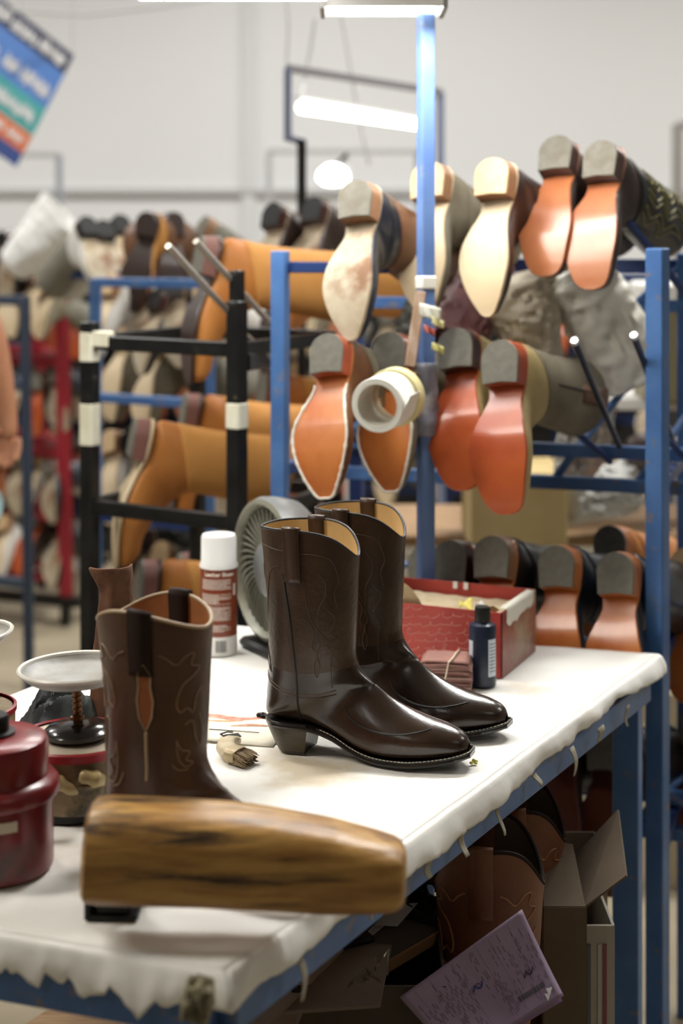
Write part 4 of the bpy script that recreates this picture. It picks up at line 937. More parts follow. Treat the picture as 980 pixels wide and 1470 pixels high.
def tape(p, z0, z1, w, ang, m=tape_c): g = Geo(); g.box(p + Vector((0, 0, (z0 + z1) / 2)) - BO, (w, w, z0 - z1), Matrix.Rotation(ang, 3, 'Z'), ch=.003); g.build('tape_band', m, bl)
tape(pr, zat(577, 3.05), zat(616, 3.05), .0345, R(52)); tape(pl, zat(476, 3.24), zat(520, 3.24), .0335, math.atan2(ud.y, ud.x)); tape(pl, zat(578, 3.24), zat(640, 3.24), .0335, math.atan2(ud.y, ud.x))
a = pl + Vector((0, 0, zat(486, 3.24))); g = Geo(); g.box(a + ud * .036 - BO, (.045, .024, .034), Matrix.Rotation(math.atan2(ud.y, ud.x), 3, 'Z'), ch=.003); g.build('tape_band', tape_c, bl)
for (x0, y0, x1, y1, Ya, Yb) in ((241, 353, 326, 446, 2.85, 3.05), (281, 346, 400, 478, 2.95, 3.2), (350, 480, 398, 522, 3.1, 3.25)):
    g = Geo(); g.tube([P(x0, y0, Ya) - BO, P(x1, y1, Yb) - BO], .0068, 10); g.build('peg', steel, bl)
tanD = Vector((1, .22, -.12))
def tb_(px, py, Y, D, cc, lab, sc=1.0, roll=R(9), style='roper', capx=.042): return rack_boot(style, P(px, py, Y), 0, 0, roll, cc, lab, None, sc, D=Vector(D), capx=capx)
stk_pur = mat('mauve_brown_heel', (.17, .07, .055), .6)
tn = (up_tan, up_rust, sole_nat, stk_pur, cap_g); tn2 = (up_tan, up_rust, up_dbrn, stk_pur, cap_g)
tb_(284, 366, 3.35, (1, .35, -.16), tn2, 'tan suede boot laid sideways on top of the black rack, its rust foot hanging down', 1.12)
tb_(392, 380, 3.75, (1, .4, -.12), tn2, 'tan suede boot shaft lying behind the topmost tan boot, next to the blue rack post', 1.1)
tb_(187, 628, 3.30, (1, .25, -.20), tn, 'tan suede boot hanging sideways on the middle rail of the black rack', 1.12)
tb_(262, 588, 3.62, (1, .25, -.17), tn2, 'tan suede boot tucked behind the middle one of the black rack', 1.05)
tb_(200, 832, 3.35, (1, .28, -.10), tn2, 'tan suede boot on the lowest rail of the black rack, behind the tooled boots', 1.1)
tb_(255, 818, 3.75, (1, .3, -.10), tn2, 'orange-tan boot shaft behind the white cap of the spray can', 1.05)
tb_(375, 560, 3.75, (1, .4, -.15), (up_tan, up_rust, sole_nat, stk_pur, cap_g), 'tan boot seen between the black rack post and the blue rack post', 1.05)
ncc = (up_grey, up_olive, sole_nat, stk_brn, cap_tan)
rb('point', P(166, 478, 4.9), R(48), R(18), R(-6), ncc, 'cream-soled boot behind the tape band of the black rack, left of its mate', scale=1.15)
rb('point', P(212, 490, 4.75), R(56), R(20), R(-14), ncc, 'cream-soled boot with grey-green shaft behind the upper black rail', scale=1.2)
# dark soled boots and heels behind
rb('snip', P(208, 322, 4.6), R(20), R(10), R(14), (up_brn, up_tan, up_dbrn, up_dbrn, up_dbrn), 'dark brown sole standing upright among the blurred boots above the black rack', scale=(1.0, 1.0, .8))
rb('snip', P(252, 322, 4.7), R(-35), R(10), R(14), (up_brn, up_tan, up_dbrn, up_dbrn, up_dbrn), 'yellow-edged dark sole right of the upright dark brown sole', scale=(1.0, 1.0, .8))
rb('roper', P(288, 325, 4.9), R(60), R(30), R(4), (up_grey, up_grey, sole_worn, stk_brn, cap_pale), 'grey-green boot between the steel pegs and the upright dark soles', scale=1.05)
rb('roper', P(388, 308, 4.3), R(42), R(22), R(2), (up_brn, up_dbrn, sole_worn, stk_drk, iron), 'dark-heeled brown boot above the tan boots, left of its mate', scale=1.0)
rb('roper', P(446, 300, 4.3), R(42), R(22), R(2), (up_brn, up_dbrn, sole_worn, stk_drk, iron), 'dark-heeled brown boot just left of the blue rack top row', scale=1.05)
# blue rack behind the black one
b2 = thing('boot_rack', 'far blue rack whose post shows beside the left black post', 'rack', (-.65, 4.4, 0)); O2 = Vector((-.65, 4.4, 0))
def beamT(par, O, name, a, b, w, h, m, up=(0, 0, 1)): g = Geo(); g.beam(Vector(a) - O, Vector(b) - O, w, h, up); return g.build(name, m, par)
for x, Y in ((137, 4.4), (300, 4.2), (330, 5.0), (215, 5.2)): q = PX(x, Y, 0); beamT(b2, O2, 'post', q, q + Vector((0, 0, 1.52)), .032, .032, blue)
for z in (1.51, 1.18, .84, .5): 
    beamT(b2, O2, 'rail', PX(137, 4.4, z), PX(300, 4.2, z), .024, .026, blue if z > 1 else dblue); beamT(b2, O2, 'rail', PX(90 if z > 1.4 else 215, 5.4, z), PX(330, 5.0, z), .024, .026, dblue)
# red rack with casters
RO3 = Vector((-1.6, 6.6, 0)); r3 = thing('shoe_rack', 'tall red rack on black casters at the left, loaded with footwear', 'rack', RO3)
def q3(x, Y): return PX(x, Y, 0)
for x, Y in ((95, 6.5), (-190, 6.9), (60, 7.2), (-190, 7.6)):
    q = q3(x, Y); beamT(r3, RO3, 'post', q + Vector((0, 0, .10)), q + Vector((-.02, 0, 1.53)), .055, .05, red_p)
    g = Geo(); g.lathe([(0, -.018), (.045, -.018), (.05, -.01), (.05, .01), (.045, .018), (0, .018)], 20, Matrix.Translation(q - RO3 + Vector((0, 0, .052))) @ Matrix.Rotation(PI / 2, 4, 'Y')); g.build('caster', iron, r3)
for z in (1.52, 1.12, .73, .46, .20):
    beamT(r3, RO3, 'rail', q3(95, 6.5) + Vector((0, 0, z)), q3(-190, 6.9) + Vector((0, 0, z)), .035, .04, red_p); beamT(r3, RO3, 'rail', q3(60, 7.2) + Vector((0, 0, z)), q3(-190, 7.6) + Vector((0, 0, z)), .035, .04, red_p)
    beamT(r3, RO3, 'side_rail', q3(95, 6.5) + Vector((0, 0, z)), q3(60, 7.2) + Vector((0, 0, z)), .035, .04, red_p)
beamT(r3, RO3, 'base_bar', q3(115, 6.45) + Vector((0, 0, .11)), q3(-190, 6.85) + Vector((0, 0, .11)), .05, .04, iron)
# slate post rack in front of the red one
RO4 = Vector((-1.2, 5.4, 0)); r4 = thing('boot_rack', 'slim slate-blue rack post and rail standing before the red rack', 'rack', RO4); slate = mat('slate_blue_paint', (.045, .065, .11), .5)
beamT(r4, RO4, 'post', PX(42, 5.4, 0), PX(36, 5.4, 1.43), .035, .03, slate); beamT(r4, RO4, 'post', PX(-150, 5.7, 0), PX(-150, 5.7, 1.43), .035, .03, slate)
for z in (1.42, 1.12, .42): beamT(r4, RO4, 'rail', PX(40, 5.4, z), PX(-150, 5.7, z), .03, .035, slate)

# ---------------------------------------------------------------- boots filling the racks behind
fill = [(up_dbrn, up_dbrn, sole_red, stk_drk, cap_g), (up_blk, up_blk, sole_worn, stk_drk, iron), (up_brn, up_brn, sole_tan, stk_brn, cap_g), (up_grey, up_olive, sole_nat, stk_brn, cap_tan), (up_white, up_white, sole_nat, stk_brn, cap_tan),
        (up_nav, up_blk, sole_worn, stk_drk, cap_g), (up_rust, up_brn, sole_or, stk_or, cap_g), (up_dbrn, up_brn, sole_worn, stk_drk, iron)]
rnd = random.Random(21)
def row(n, x0, x1, Y0, Y1_, z, label, group, picks, jit=.05, sc=1.0, dirx=1):
    for i in range(n):
        f = (i + .5) / n; Y = Y0 + (Y1_ - Y0) * f; px = x0 + (x1 - x0) * f
        p = PX(px, Y, z); p += Vector((rnd.uniform(-jit, jit) * .4, rnd.uniform(-jit, jit), rnd.uniform(-.03, .03)))
        st = rnd.choice(('roper', 'snip', 'point')); 
        r_ = rack_boot(st, p, R(rnd.uniform(5, 60)) * dirx, R(rnd.uniform(5, 30)), R(rnd.uniform(-14, 14)), fill[rnd.choice(picks)], label, group, sc * rnd.uniform(.92, 1.05), lod=0)
row(3, -60, 10, 6.45, 6.45, 1.62, 'blurred dark boot standing along the top of the red rack', 'boots on top of the red rack', (0, 1, 7), sc=1.1)
row(5, -30, 80, 6.5, 6.5, 1.46, 'blurred pale or dark boot hung on the upper shelf of the red rack', 'boots on the upper red shelf', (3, 4, 1))
row(5, -30, 84, 6.5, 6.5, 1.05, 'blurred boot hung on the second shelf of the red rack', 'boots on the second red shelf', (1, 4, 5, 0))
row(5, -30, 84, 6.6, 6.5, .70, 'blurred boot hung on the third shelf of the red rack', 'boots on the third red shelf', (3, 4, 5, 2))
row(5, -30, 84, 6.6, 6.5, .42, 'blurred boot on the lowest shelf of the red rack', 'boots on the lowest red shelf', (0, 3, 1, 4))
row(6, 142, 330, 4.6, 4.5, 1.47, 'blurred dark boot on the top rail of the far blue rack', 'boots on the top rail of the far blue rack', (0, 1, 7, 4), sc=.95)
row(6, 142, 350, 4.6, 4.5, 1.02, 'blurred boot on the middle rail of the far blue rack', 'boots on the middle rail of the far blue rack', (5, 4, 1, 3))
row(6, 142, 350, 4.6, 4.5, .70, 'blurred boot on the lower rail of the far blue rack', 'boots on the lower rail of the far blue rack', (5, 1, 3, 0))
row(6, 142, 380, 4.7, 4.5, .38, 'blurred boot on the lowest rail of the far blue rack', 'boots on the lowest rail of the far blue rack', (5, 1, 4, 0))
# far row of racks across the hall
RO5 = Vector((0, 7.6, 0)); r5 = thing('boot_rack', 'long dark rack at the back of the hall filled with boots', 'rack', RO5)
for x in (-400, -150, 120, 300, 470, 640, 800, 960, 1150):
    q = PX(x, 7.6, 0); beamT(r5, RO5, 'post', q, q + Vector((0, 0, 1.5)), .05, .05, dblue)
for z in (1.45, 1.1, .75, .4): beamT(r5, RO5, 'rail', PX(-400, 7.6, z), PX(1150, 7.6, z), .04, .05, dblue)
g = Geo(); g.box((0 + .2, .38, .72), (4.6, .04, 1.36), ch=.003); g.build('back_panel', mat('dark_back_panel', (.035, .032, .030), .8), r5)
for k, (z, nm) in enumerate(((1.60, 'top'), (1.36, 'upper'), (1.02, 'middle'), (.68, 'lower'))):
    row(13, 60, 500, 7.35, 7.35, z, 'blurred boot on the %s level of the long back rack, left half' % nm, 'boots on the %s level of the back rack, left' % nm, (0, 1, 7, 2, 5, 3) if k else (0, 1, 7, 3), sc=1.1)
    if k: row(7, 520, 960, 7.35, 7.35, z - .06, 'blurred boot on the %s level of the long back rack, right half' % nm, 'boots on the %s level of the back rack, right' % nm, (0, 1, 7, 3, 5, 4), sc=1.1)
# white cloth-covered pair on the left
bag('boot_cover', P(10, 388, 6.15), P(98, 318, 6.15), .06, .15, mat('white_cotton_cover', (.86, .86, .85), .8, col2=(.82, .82, .80), scale=4), 'large white cloth cover drawn over boots above the red rail', 'cover', 7, amp=.06)
bag('boot_cover', P(88, 325, 6.75), P(114, 450, 6.75), .15, .09, mat('greyish_cotton_cover', (.74, .71, .64), .8, col2=(.60, .56, .44), scale=4), 'greyish cloth cover hanging down behind the red rack post', 'cover', 8, amp=.15)
for i, (x, y) in enumerate(((128, 335), (152, 340), (176, 332))):
    rb('roper', P(x, y - 12, 5.3 + .1 * i), R(-40), R(35), R(10), ((up_grey, up_white, sole_worn, iron, iron), (up_white, up_grey, sole_worn, iron, iron), (up_white, up_white, sole_nat, iron, iron))[i], ('grey-green boot with black heel beside the white cloth cover', 'white and grey boot between two pale ones above the far blue rack', 'white boot just left of the upright dark brown sole')[i], scale=1.05)

# ---------------------------------------------------------------- back of the hall
cable = mat('grey_cable', (.35, .35, .35), .6); gpaint = mat('grey_blue_gantry', (.20, .23, .33), .5); lgrey = mat('light_grey_conduit', (.50, .50, .50), .6)
def pipe(name, pts, r, m, label, cat, par=None):
    p0 = Vector(pts[0]); g = Geo(); g.tube([Vector(p) - p0 for p in pts], r, 8); o = g.build(name, m); o.location = p0; return tag(o, label, cat)
g = Geo(); g.box((0, 10.975, zat(275, 10.95)), (15.9, .05, .045)); o = g.build('trim_1', lgrey, smooth=False); o['kind'] = 'structure'
g = Geo(); g.box((P(357, 0, 10.97).x, 10.98, 2.6), (.10, .04, 4.4)); o = g.build('trim_2', mat('pale_grey_pilaster', (.69, .695, .70), .9), smooth=False); o['kind'] = 'structure'
pipe('power_cord', [P(-60, 10, 6.8), P(120, 22, 6.9), P(260, 6, 7.0), P(380, -20, 7.1)], .007, lgrey, 'thin pale cord crossing the upper left of the white wall', 'cord')
pipe('drop_cord', [P(411, -30, 5.0), P(414, 40, 5.0), P(412, 100, 5.0)], .005, lgrey, 'thin cord dropping from above to the left corner of the hanging frame', 'cord')
pipe('drop_cord', [P(452, 28, 5.0), P(446, 70, 5.0), P(436, 120, 5.0), P(428, 150, 4.9)], .006, lgrey, 'slack cord falling to the left end of the far tube light', 'cord')
pipe('drop_cord', [P(490, 20, 5.4), P(505, 110, 5.4), P(518, 180, 5.4), P(530, 236, 5.4)], .006, lgrey, 'faint long cord slanting down behind the far tube light', 'cord')
GO = P(413, 200, 4.7); t = thing('gantry', 'blue-grey steel frame holding the far tube light above the boots', 'frame', (GO.x, GO.y, 0)); GO = Vector((GO.x, GO.y, 0))
A_, B2 = P(413, 98, 4.7), P(632, 132, 5.5)
beamT(t, GO, 'cross_bar', A_, B2, .022, .024, mat('brown_grey_bar', (.20, .19, .20), .5)); beamT(t, GO, 'upright', Vector((A_.x, A_.y, zat(202, 4.7))), A_, .024, .024, gpaint); 
q = P(433, 200, 4.7); beamT(t, GO, 'post', Vector((q.x, q.y, 0)), q, .028, .028, iron); beamT(t, GO, 'joint', P(408, 196, 4.7), P(436, 205, 4.7), .022, .022, gpaint)
beamT(t, GO, 'post', Vector((B2.x, B2.y, 0)), B2, .028, .028, gpaint)
t = thing('strip_light', 'glowing far tube light hanging under the blue-grey frame', 'light', P(432, 154, 4.7)); O_ = t.location.copy()
g = Geo(); g.tube([Vector((0, 0, 0)), P(612, 180, 5.3) - O_], .019, 14); g.build('light_tube', mat('far_tube_glow', (1, .99, .96), .4, emit=4), t)
g = Geo(); g.beam(Vector((-.01, 0, .03)), P(612, 172, 5.3) - O_, .03, .012); g.build('housing', wh, t)
t = thing('work_lamp', 'small glowing work lamp in front of the wall, left of the top-row boots', 'lamp', P(478, 252, 6.5)); lg_ = mat('lamp_glow', (1, 1, .98), .4, emit=4)
g = Geo(); g.lathe([(0, -.045), (.04, -.04), (.068, -.015), (.062, .015), (.03, .045), (0, .05)], 24); g.build('bulb_shade', lg_, t)
g = Geo(); g.beam((.0, 0, .03), (.06, 0, .09), .018, .018); g.build('neck', iron, t); g = Geo(); g.beam((.06, .02, .08), (.06, .02, -1.85), .02, .02); g.build('stand', lgrey, t)
for (xa, xb, yt, Y, lab) in ((386, 600, 217, 8.6, 'thin grey goal-shaped frame standing before the wall behind the far tube light'), (-60, 85, 222, 8.6, 'thin grey frame standing before the wall under the banner')):
    O_ = PX(xb, Y, 0); t = thing('standing_frame', lab, 'frame', O_)
    beamT(t, O_, 'post', PX(xa, Y, 0), PX(xa, Y, zat(yt, Y)), .035, .035, lgrey if xa > 0 else gpaint); beamT(t, O_, 'post', PX(xb, Y, 0), PX(xb, Y, zat(yt, Y)), .035, .035, mat('grey_blue_frame', (.36, .38, .42), .6)); beamT(t, O_, 'cross_bar', PX(xa, Y, zat(yt, Y)), PX(xb, Y, zat(yt, Y)), .035, .03, lgrey)
q = PX(972, 7.5, 0); t = thing('standing_frame', 'dark frame edge before the wall at the right photo edge', 'frame', q); 
g = Geo(); g.beam((0, 0, 0), (0, 0, zat(178, 7.5)), .05, .04); g.build('post', mat('grey_brown_post', (.30, .29, .27), .6), t); g = Geo(); g.beam((0, 0, zat(180, 7.5)), (.3, 0, zat(180, 7.5)), .05, .04); g.build('cross_bar', mat('grey_brown_post', (.3, .3, .3), .6), t)
# banner
Bc = [P(28, 18, 7.2), P(107, 80, 7.0), P(24, 240, 7.0), P(-62, 178, 7.2)]
t = thing('banner', 'tilted hanging banner with blue, teal and orange bands and white lettering', 'banner', Bc[0])
def bq(u, v, dz=0): return (Bc[0] * (1 - u) + Bc[1] * u) * (1 - v) + (Bc[3] * (1 - u) + Bc[2] * u) * v - Bc[0] + Vector((0, -dz, 0))
g = Geo(); vs = [bq(u, v, d) for d in (0, .012) for u, v in ((-.5, 0), (1, 0), (1, 1), (-.5, 1))]; g.add(vs, [(3, 2, 1, 0), (4, 5, 6, 7)] + [(i, (i + 1) % 4, (i + 1) % 4 + 4, i + 4) for i in range(4)]); g.build('backing', mat('banner_white', (.7, .7, .7), .6), t, smooth=False)
bands = [(0, .17, (.02, .025, .075)), (.17, .48, (.07, .19, .52)), (.48, .72, (.05, .33, .33)), (.72, .88, (.60, .16, .06)), (.88, 1, (.03, .06, .22))]
for i, (v0, v1, c) in enumerate(bands):
    g = Geo(); g.add([bq(-.5, v0, .0135), bq(1, v0, .0135), bq(1, v1, .0135), bq(-.5, v1, .0135)], [(0, 1, 2, 3)]); g.build('colour_band', mat('banner_band_%d' % i, c, .5), t, smooth=False)
rnd = random.Random(2)
for v0, h in ((.085, .055), (.36, .07), (.60, .06), (.80, .028)):
    u = -.4; g = Geo()
    while u < .90:
        w = rnd.uniform(.025, .06); 
        if rnd.random() < .9: g.tube([bq(u, v0 + h * rnd.uniform(.5, 1), .016), bq(u + w * .4, v0 - h * rnd.uniform(.4, 1), .016), bq(u + w * .8, v0 + h * rnd.uniform(.2, 1), .016)], .0085, 5)
        u += w * 1.25
    g.build('lettering', mat('banner_lettering', (.75, .74, .74), .6), t)

for u in (.03, .97):
    g = Geo(); q = bq(u, .01); g.tube([q, q + Vector((0, 0, 4.89 - (Bc[0] + q).z))], .003, 6); g.build('hanging_cord', lgrey, t)
# ---------------------------------------------------------------- things behind the blue rack, right
t = thing('cardboard_box', 'plain yellow-beige cardboard box behind the bottom row of the blue rack', 'box', PX(745, 3.95, .0)); kb = mat('yellow_kraft', (.50, .38, .17), .8, col2=(.55, .43, .21), scale=6)
g = Geo(); g.box((0, .15, zat(735, 3.95)), (.25, .3, .20), ch=.004); g.build('body', kb, t); g = Geo(); g.box((0, .15, zat(735, 3.95) + .101), (.05, .3, .003)); g.build('tape_strip', tape_w, t)
t = thing('work_shelf', 'white-topped shelf bench behind the right end of the blue rack', 'shelf', PX(900, 4.3, 0)); 
g = Geo(); g.box((0.05, .2, zat(590, 4.1)), (.75, .45, .035), ch=.004); g.build('top', mat('white_shelf_top', (.78, .78, .76), .5), t)
for x in (-.28, .38):
    g = Geo(); g.beam((x, .3, 0), (x, .3, zat(598, 4.1)), .04, .04); g.build('leg', dblue, t)
g = Geo(); g.box((-.22, .12, zat(735, 3.95) - .117), (1.3, .5, .03), ch=.004); g.build('lower_board', board_m, t)
bag('folded_cloth', PX(800, 4.05, zat(712, 4.1)), PX(900, 4.15, zat(705, 4.1)), .06, .07, mat('grey_white_cloth', (.50, .50, .48), .8), 'grey-white cloth heap under the white shelf behind the blue rack', 'cloth', 9, amp=.3)
bag('leather_bundle', PX(910, 4.1, zat(650, 4.1)), PX(960, 4.15, zat(655, 4.1)), .05, .06, up_dbrn, 'dark leather bundle under the white shelf near the right post', 'bundle', 10, amp=.3)
t = thing('storage_bin', 'pale storage bin with a raised rim above the white shelf at the right edge', 'bin', PX(958, 4.3, zat(575, 4.3)))
g = Geo(); g.box((0, 0, .13), (.16, .2, .26), ch=.01); g.build('body', mat('olive_bin', (.20, .17, .09), .6), t); g = Geo(); g.box((0, 0, .30), (.18, .22, .07), ch=.01); g.build('rim', mat('white_bin_rim', (.75, .74, .70), .5), t)
t = thing('storage_box', 'beige box low behind the right rack post', 'box', PX(985, 3.9, 0))
for zc, h in ((zat(1015, 3.9), .10), (zat(1230, 3.9), .28)):
    g = Geo(); g.box((0, .1, zc), (.22, .3, h), ch=.004); g.build('carton', mat('pale_carton', (.55, .47, .32), .8), t)
# ---------------------------------------------------------------- under the table
ub = mat('shade_darkened_red_brown', (.13, .042, .016), .5, col2=(.18, .06, .022), scale=7, bump=.2, bscale=60)  # boot leather with the under-table shade put into its colour
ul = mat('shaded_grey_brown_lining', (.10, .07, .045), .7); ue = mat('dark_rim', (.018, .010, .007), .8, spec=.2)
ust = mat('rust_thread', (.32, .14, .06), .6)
SZ = SHELF + .0015
def under(label, px, Y, yaw, sc, sgn, a0, rim=ue):
    q = PX(px, Y, SZ); m_ = Matrix.Rotation(yaw, 3, 'Z') @ Vector((.062 * sc[0], 0, 0))
    return tooled(label, (q.x - m_.x, q.y - m_.y, SZ), yaw, 1, None, a0, sgn, lin=ul, up=ub, st=ust, edge=rim, strapm=ub, inlay=False, scale=sc, dip=.0, a1=a0 - PI)
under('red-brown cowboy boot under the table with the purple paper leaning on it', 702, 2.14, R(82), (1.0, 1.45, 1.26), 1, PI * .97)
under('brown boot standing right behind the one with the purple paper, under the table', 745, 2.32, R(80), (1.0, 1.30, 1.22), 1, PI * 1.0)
# purple invoice
pa = [P(748, 1306, 2.03), P(808, 1430, 1.98), P(655, 1522, 1.93), P(573, 1432, 1.97)]
O_ = pa[0]; t = thing('invoice_sheet', 'folded lilac order form with small print and a barcode, leaning on the brown boot', 'paper', O_)
nrm = (pa[1] - pa[0]).cross(pa[3] - pa[0]).normalized(); nrm = -nrm if nrm.y > 0 else nrm
def iq(u, v, d=0): return (pa[0] * (1 - u) + pa[1] * u) * (1 - v) + (pa[3] * (1 - u) + pa[2] * u) * v - O_ + nrm * (d + .010 * abs(v - .52) * 1 - .012 * math.sin(u * PI) * .4)
lil = mat('lilac_paper', (.27, .19, .29), .6, col2=(.33, .24, .34), scale=5)
g = Geo(); g.grid(lambda u, v: iq(u, v), 20, 24); g.build('sheet', lil, t, solid=.0004)
g = Geo(); g.grid(lambda u, v: iq(.02 + 1.02 * u, .02 + .9 * v, -.003 - .006 * u * (1 - v)), 10, 10); g.build('under_sheet', mat('deep_lilac_paper', (.28, .17, .31), .6), t, solid=.0004)
g = Geo(); rnd = random.Random(12)
for k in range(60):
    v = .03 + .94 * (k / 60); u = rnd.uniform(.05, .35) if rnd.random() < .6 else rnd.uniform(.3, .8)
    if .48 < v < .55: continue
    for _ in range(rnd.randint(2, 5)):
        w = rnd.uniform(.03, .11)
        if u + w > .95: break
        g.add([iq(u, v, .0006), iq(u + w, v, .0006), iq(u + w, v + .0048, .0006), iq(u, v + .0048, .0006)], [(0, 1, 2, 3)]); u += w + rnd.uniform(.01, .09)
for v in (.14, .30, .40, .60, .78, .9): g.add([iq(.05, v, .0006), iq(.93, v, .0006), iq(.93, v + .0022, .0006), iq(.05, v + .0022, .0006)], [(0, 1, 2, 3)])
g.build('printed_lines', mat('form_print', (.13, .09, .14), .6), t, smooth=False)
g = Geo(); v = .10
while v < .33: w = rnd.choice((.003, .006, .009)); g.add([iq(.76, v, .0007), iq(.82, v, .0007), iq(.82, v + w, .0007), iq(.76, v + w, .0007)], [(0, 1, 2, 3)]); v += w + .004
g.build('barcode', mat('print_black', (.05, .05, .05), .5), t, smooth=False)
for c, m_, s_ in (((.42, .50), mat('blue_ink', (.05, .07, .25), .5), .035), ((.60, .13), mat('black_ink', (.03, .03, .04), .5), .03)):
    g = Geo(); g.tube([iq(c[0] + s_ * math.sin(i * .9), c[1] + s_ * .9 * math.cos(i * .55) + i * .002, .0008) for i in range(26)], .00045, 4); g.build('signature', m_, t)
for u, v in ((.86, .05), (.90, .08)):
    g = Geo(); g.add([iq(u, v, .001), iq(u - .02, v + .06, .008), iq(u + .06, v + .055, .003)], [(0, 1, 2)]); g.build('torn_corner', mat('white_paper', (.72, .72, .74), .6), t, smooth=False, solid=.0004)
# cardboard cartons at the right
kd = mat('shade_darkened_kraft', (.11, .078, .05), .85, col2=(.14, .105, .068), scale=8); kl = mat('printed_carton', (.40, .37, .31), .7, col2=(.46, .43, .36), scale=8)  # first kraft is darkened to stand in for shade under the table
def carton(label, x0, x1, Y, ytop, depth, m, z0=SZ, ang=0):
    a = P(x0, ytop, Y); b = P(x1, ytop, Y); w = b.x - a.x; z1 = a.z; t = thing('cardboard_carton', label, 'box', ((a.x + b.x) / 2, Y, z0), (0, 0, R(ang)))
    h = z1 - z0
    for nm, c, s_ in (('front_wall', (0, 0, h / 2), (w, .004, h)), ('back_wall', (0, depth, h / 2), (w, .004, h)), ('side_wall', (-w / 2, depth / 2, h / 2), (.004, depth, h)), ('side_wall', (w / 2, depth / 2, h / 2), (.004, depth, h)), ('bottom', (0, depth / 2, .003), (w, depth, .004))):
        g = Geo(); g.box(c, s_); g.build(nm, m, t, smooth=False)
    return t, w, h
t, w_, h_ = carton('shade-darkened brown cardboard carton with open flaps, right of the boots under the table', 780, 840, 2.22, 1302, .20, kd)
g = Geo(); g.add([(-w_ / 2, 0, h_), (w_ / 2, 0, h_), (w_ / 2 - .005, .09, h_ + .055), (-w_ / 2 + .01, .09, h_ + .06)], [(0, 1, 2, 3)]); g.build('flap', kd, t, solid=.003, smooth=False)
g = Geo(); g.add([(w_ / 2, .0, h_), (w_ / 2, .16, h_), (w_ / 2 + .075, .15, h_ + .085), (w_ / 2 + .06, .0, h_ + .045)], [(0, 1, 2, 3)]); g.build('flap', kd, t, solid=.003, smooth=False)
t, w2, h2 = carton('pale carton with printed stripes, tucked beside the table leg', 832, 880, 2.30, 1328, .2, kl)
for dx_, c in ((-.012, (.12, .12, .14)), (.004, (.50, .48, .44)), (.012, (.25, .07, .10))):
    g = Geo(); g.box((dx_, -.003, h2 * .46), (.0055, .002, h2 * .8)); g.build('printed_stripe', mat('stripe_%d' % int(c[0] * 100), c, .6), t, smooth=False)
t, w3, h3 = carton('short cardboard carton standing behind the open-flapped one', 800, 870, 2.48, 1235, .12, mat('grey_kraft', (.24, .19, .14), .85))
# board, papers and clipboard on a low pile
t, w4, h4 = carton('dark carton carrying the board and loose papers under the table front', 420, 640, 1.98, 1415, .22, mat('deep_shade_kraft', (.06, .045, .032), .85))  # carton colour carries the shade below the table front
def slabq(name, pts, th, m, label, cat, parts=None, edge=None):
    O_ = pts[0].copy(); g = Geo(); n = len(pts); up = Vector((0, 0, th)); vs = [p - O_ for p in pts] + [p - O_ - up for p in pts]
    g.add(vs, [tuple(range(n)), tuple(range(2 * n - 1, n - 1, -1))] + [(i, i + n, (i + 1) % n + n, (i + 1) % n) for i in range(n)]); o = g.build(name, m, smooth=False); o.location = O_; return tag(o, label, cat)
zt = .665
def Z(x, y, z): return G(x, y, z)
slabq('wooden_board', [Z(520, 1398, zt), Z(632, 1332, zt), Z(612, 1290, zt), Z(500, 1340, zt)], .018, mat('shade_darkened_board_top', (.10, .085, .065), .7), 'shade-darkened wooden board with a worn edge lying under the right table edge', 'board')  # board top coloured darker for the shade it lies in
g = Geo(); a, b = Z(521, 1399, zt), Z(633, 1333, zt); g.beam(Vector((0, 0, -.009)), b - a + Vector((0, 0, -.009)), .003, .017); o = g.build('edge_strip', mat('orange_wood_edge', (.33, .17, .07), .7)); o.parent = bpy.data.objects['wooden_board']
o.location = a - bpy.data.objects['wooden_board'].location
zc = .675
t = thing('clipboard', 'brown clipboard with a wire clip lying on the papers under the table', 'clipboard', Z(410, 1452, zc)); O_ = t.location.copy()
pts = [Z(408, 1452, zc + .004), Z(545, 1442, zc + .004), Z(562, 1356, zc + .012), Z(505, 1352, zc + .012)]
g = Geo(); n = 4; vs = [p - O_ for p in pts] + [p - O_ - Vector((0, 0, .004)) for p in pts]; g.add(vs, [(0, 1, 2, 3), (7, 6, 5, 4)] + [(i, i + n, (i + 1) % n + n, (i + 1) % n) for i in range(n)]); g.build('board', mat('brown_hardboard', (.13, .10, .075), .5, col2=(.16, .125, .095), scale=10), t, smooth=False)
cw = mat('clip_wire', (.22, .19, .14), .35, metal=.8); c = Z(540, 1400, zc + .012) - O_
g = Geo(); g.tube([c + Vector(v) for v in ((-.030, -.02, .0), (-.014, .004, .008), (-.008, -.008, .003), (.0, .008, .008), (.010, .012, .018), (.016, .026, .022), (.014, -.006, .003))], .0012, 6); g.build('wire_clip', cw, t)
g = Geo(); g.tube([c + Vector(v) for v in ((.0, .0, .004), (.0, .012, .018), (.014, .016, .018), (.014, 0, .004))], .0012, 6); g.build('clip_spring', cw, t)
wp = mat('dim_white_paper', (.50, .49, .50), .7, col2=(.56, .55, .55), scale=4)
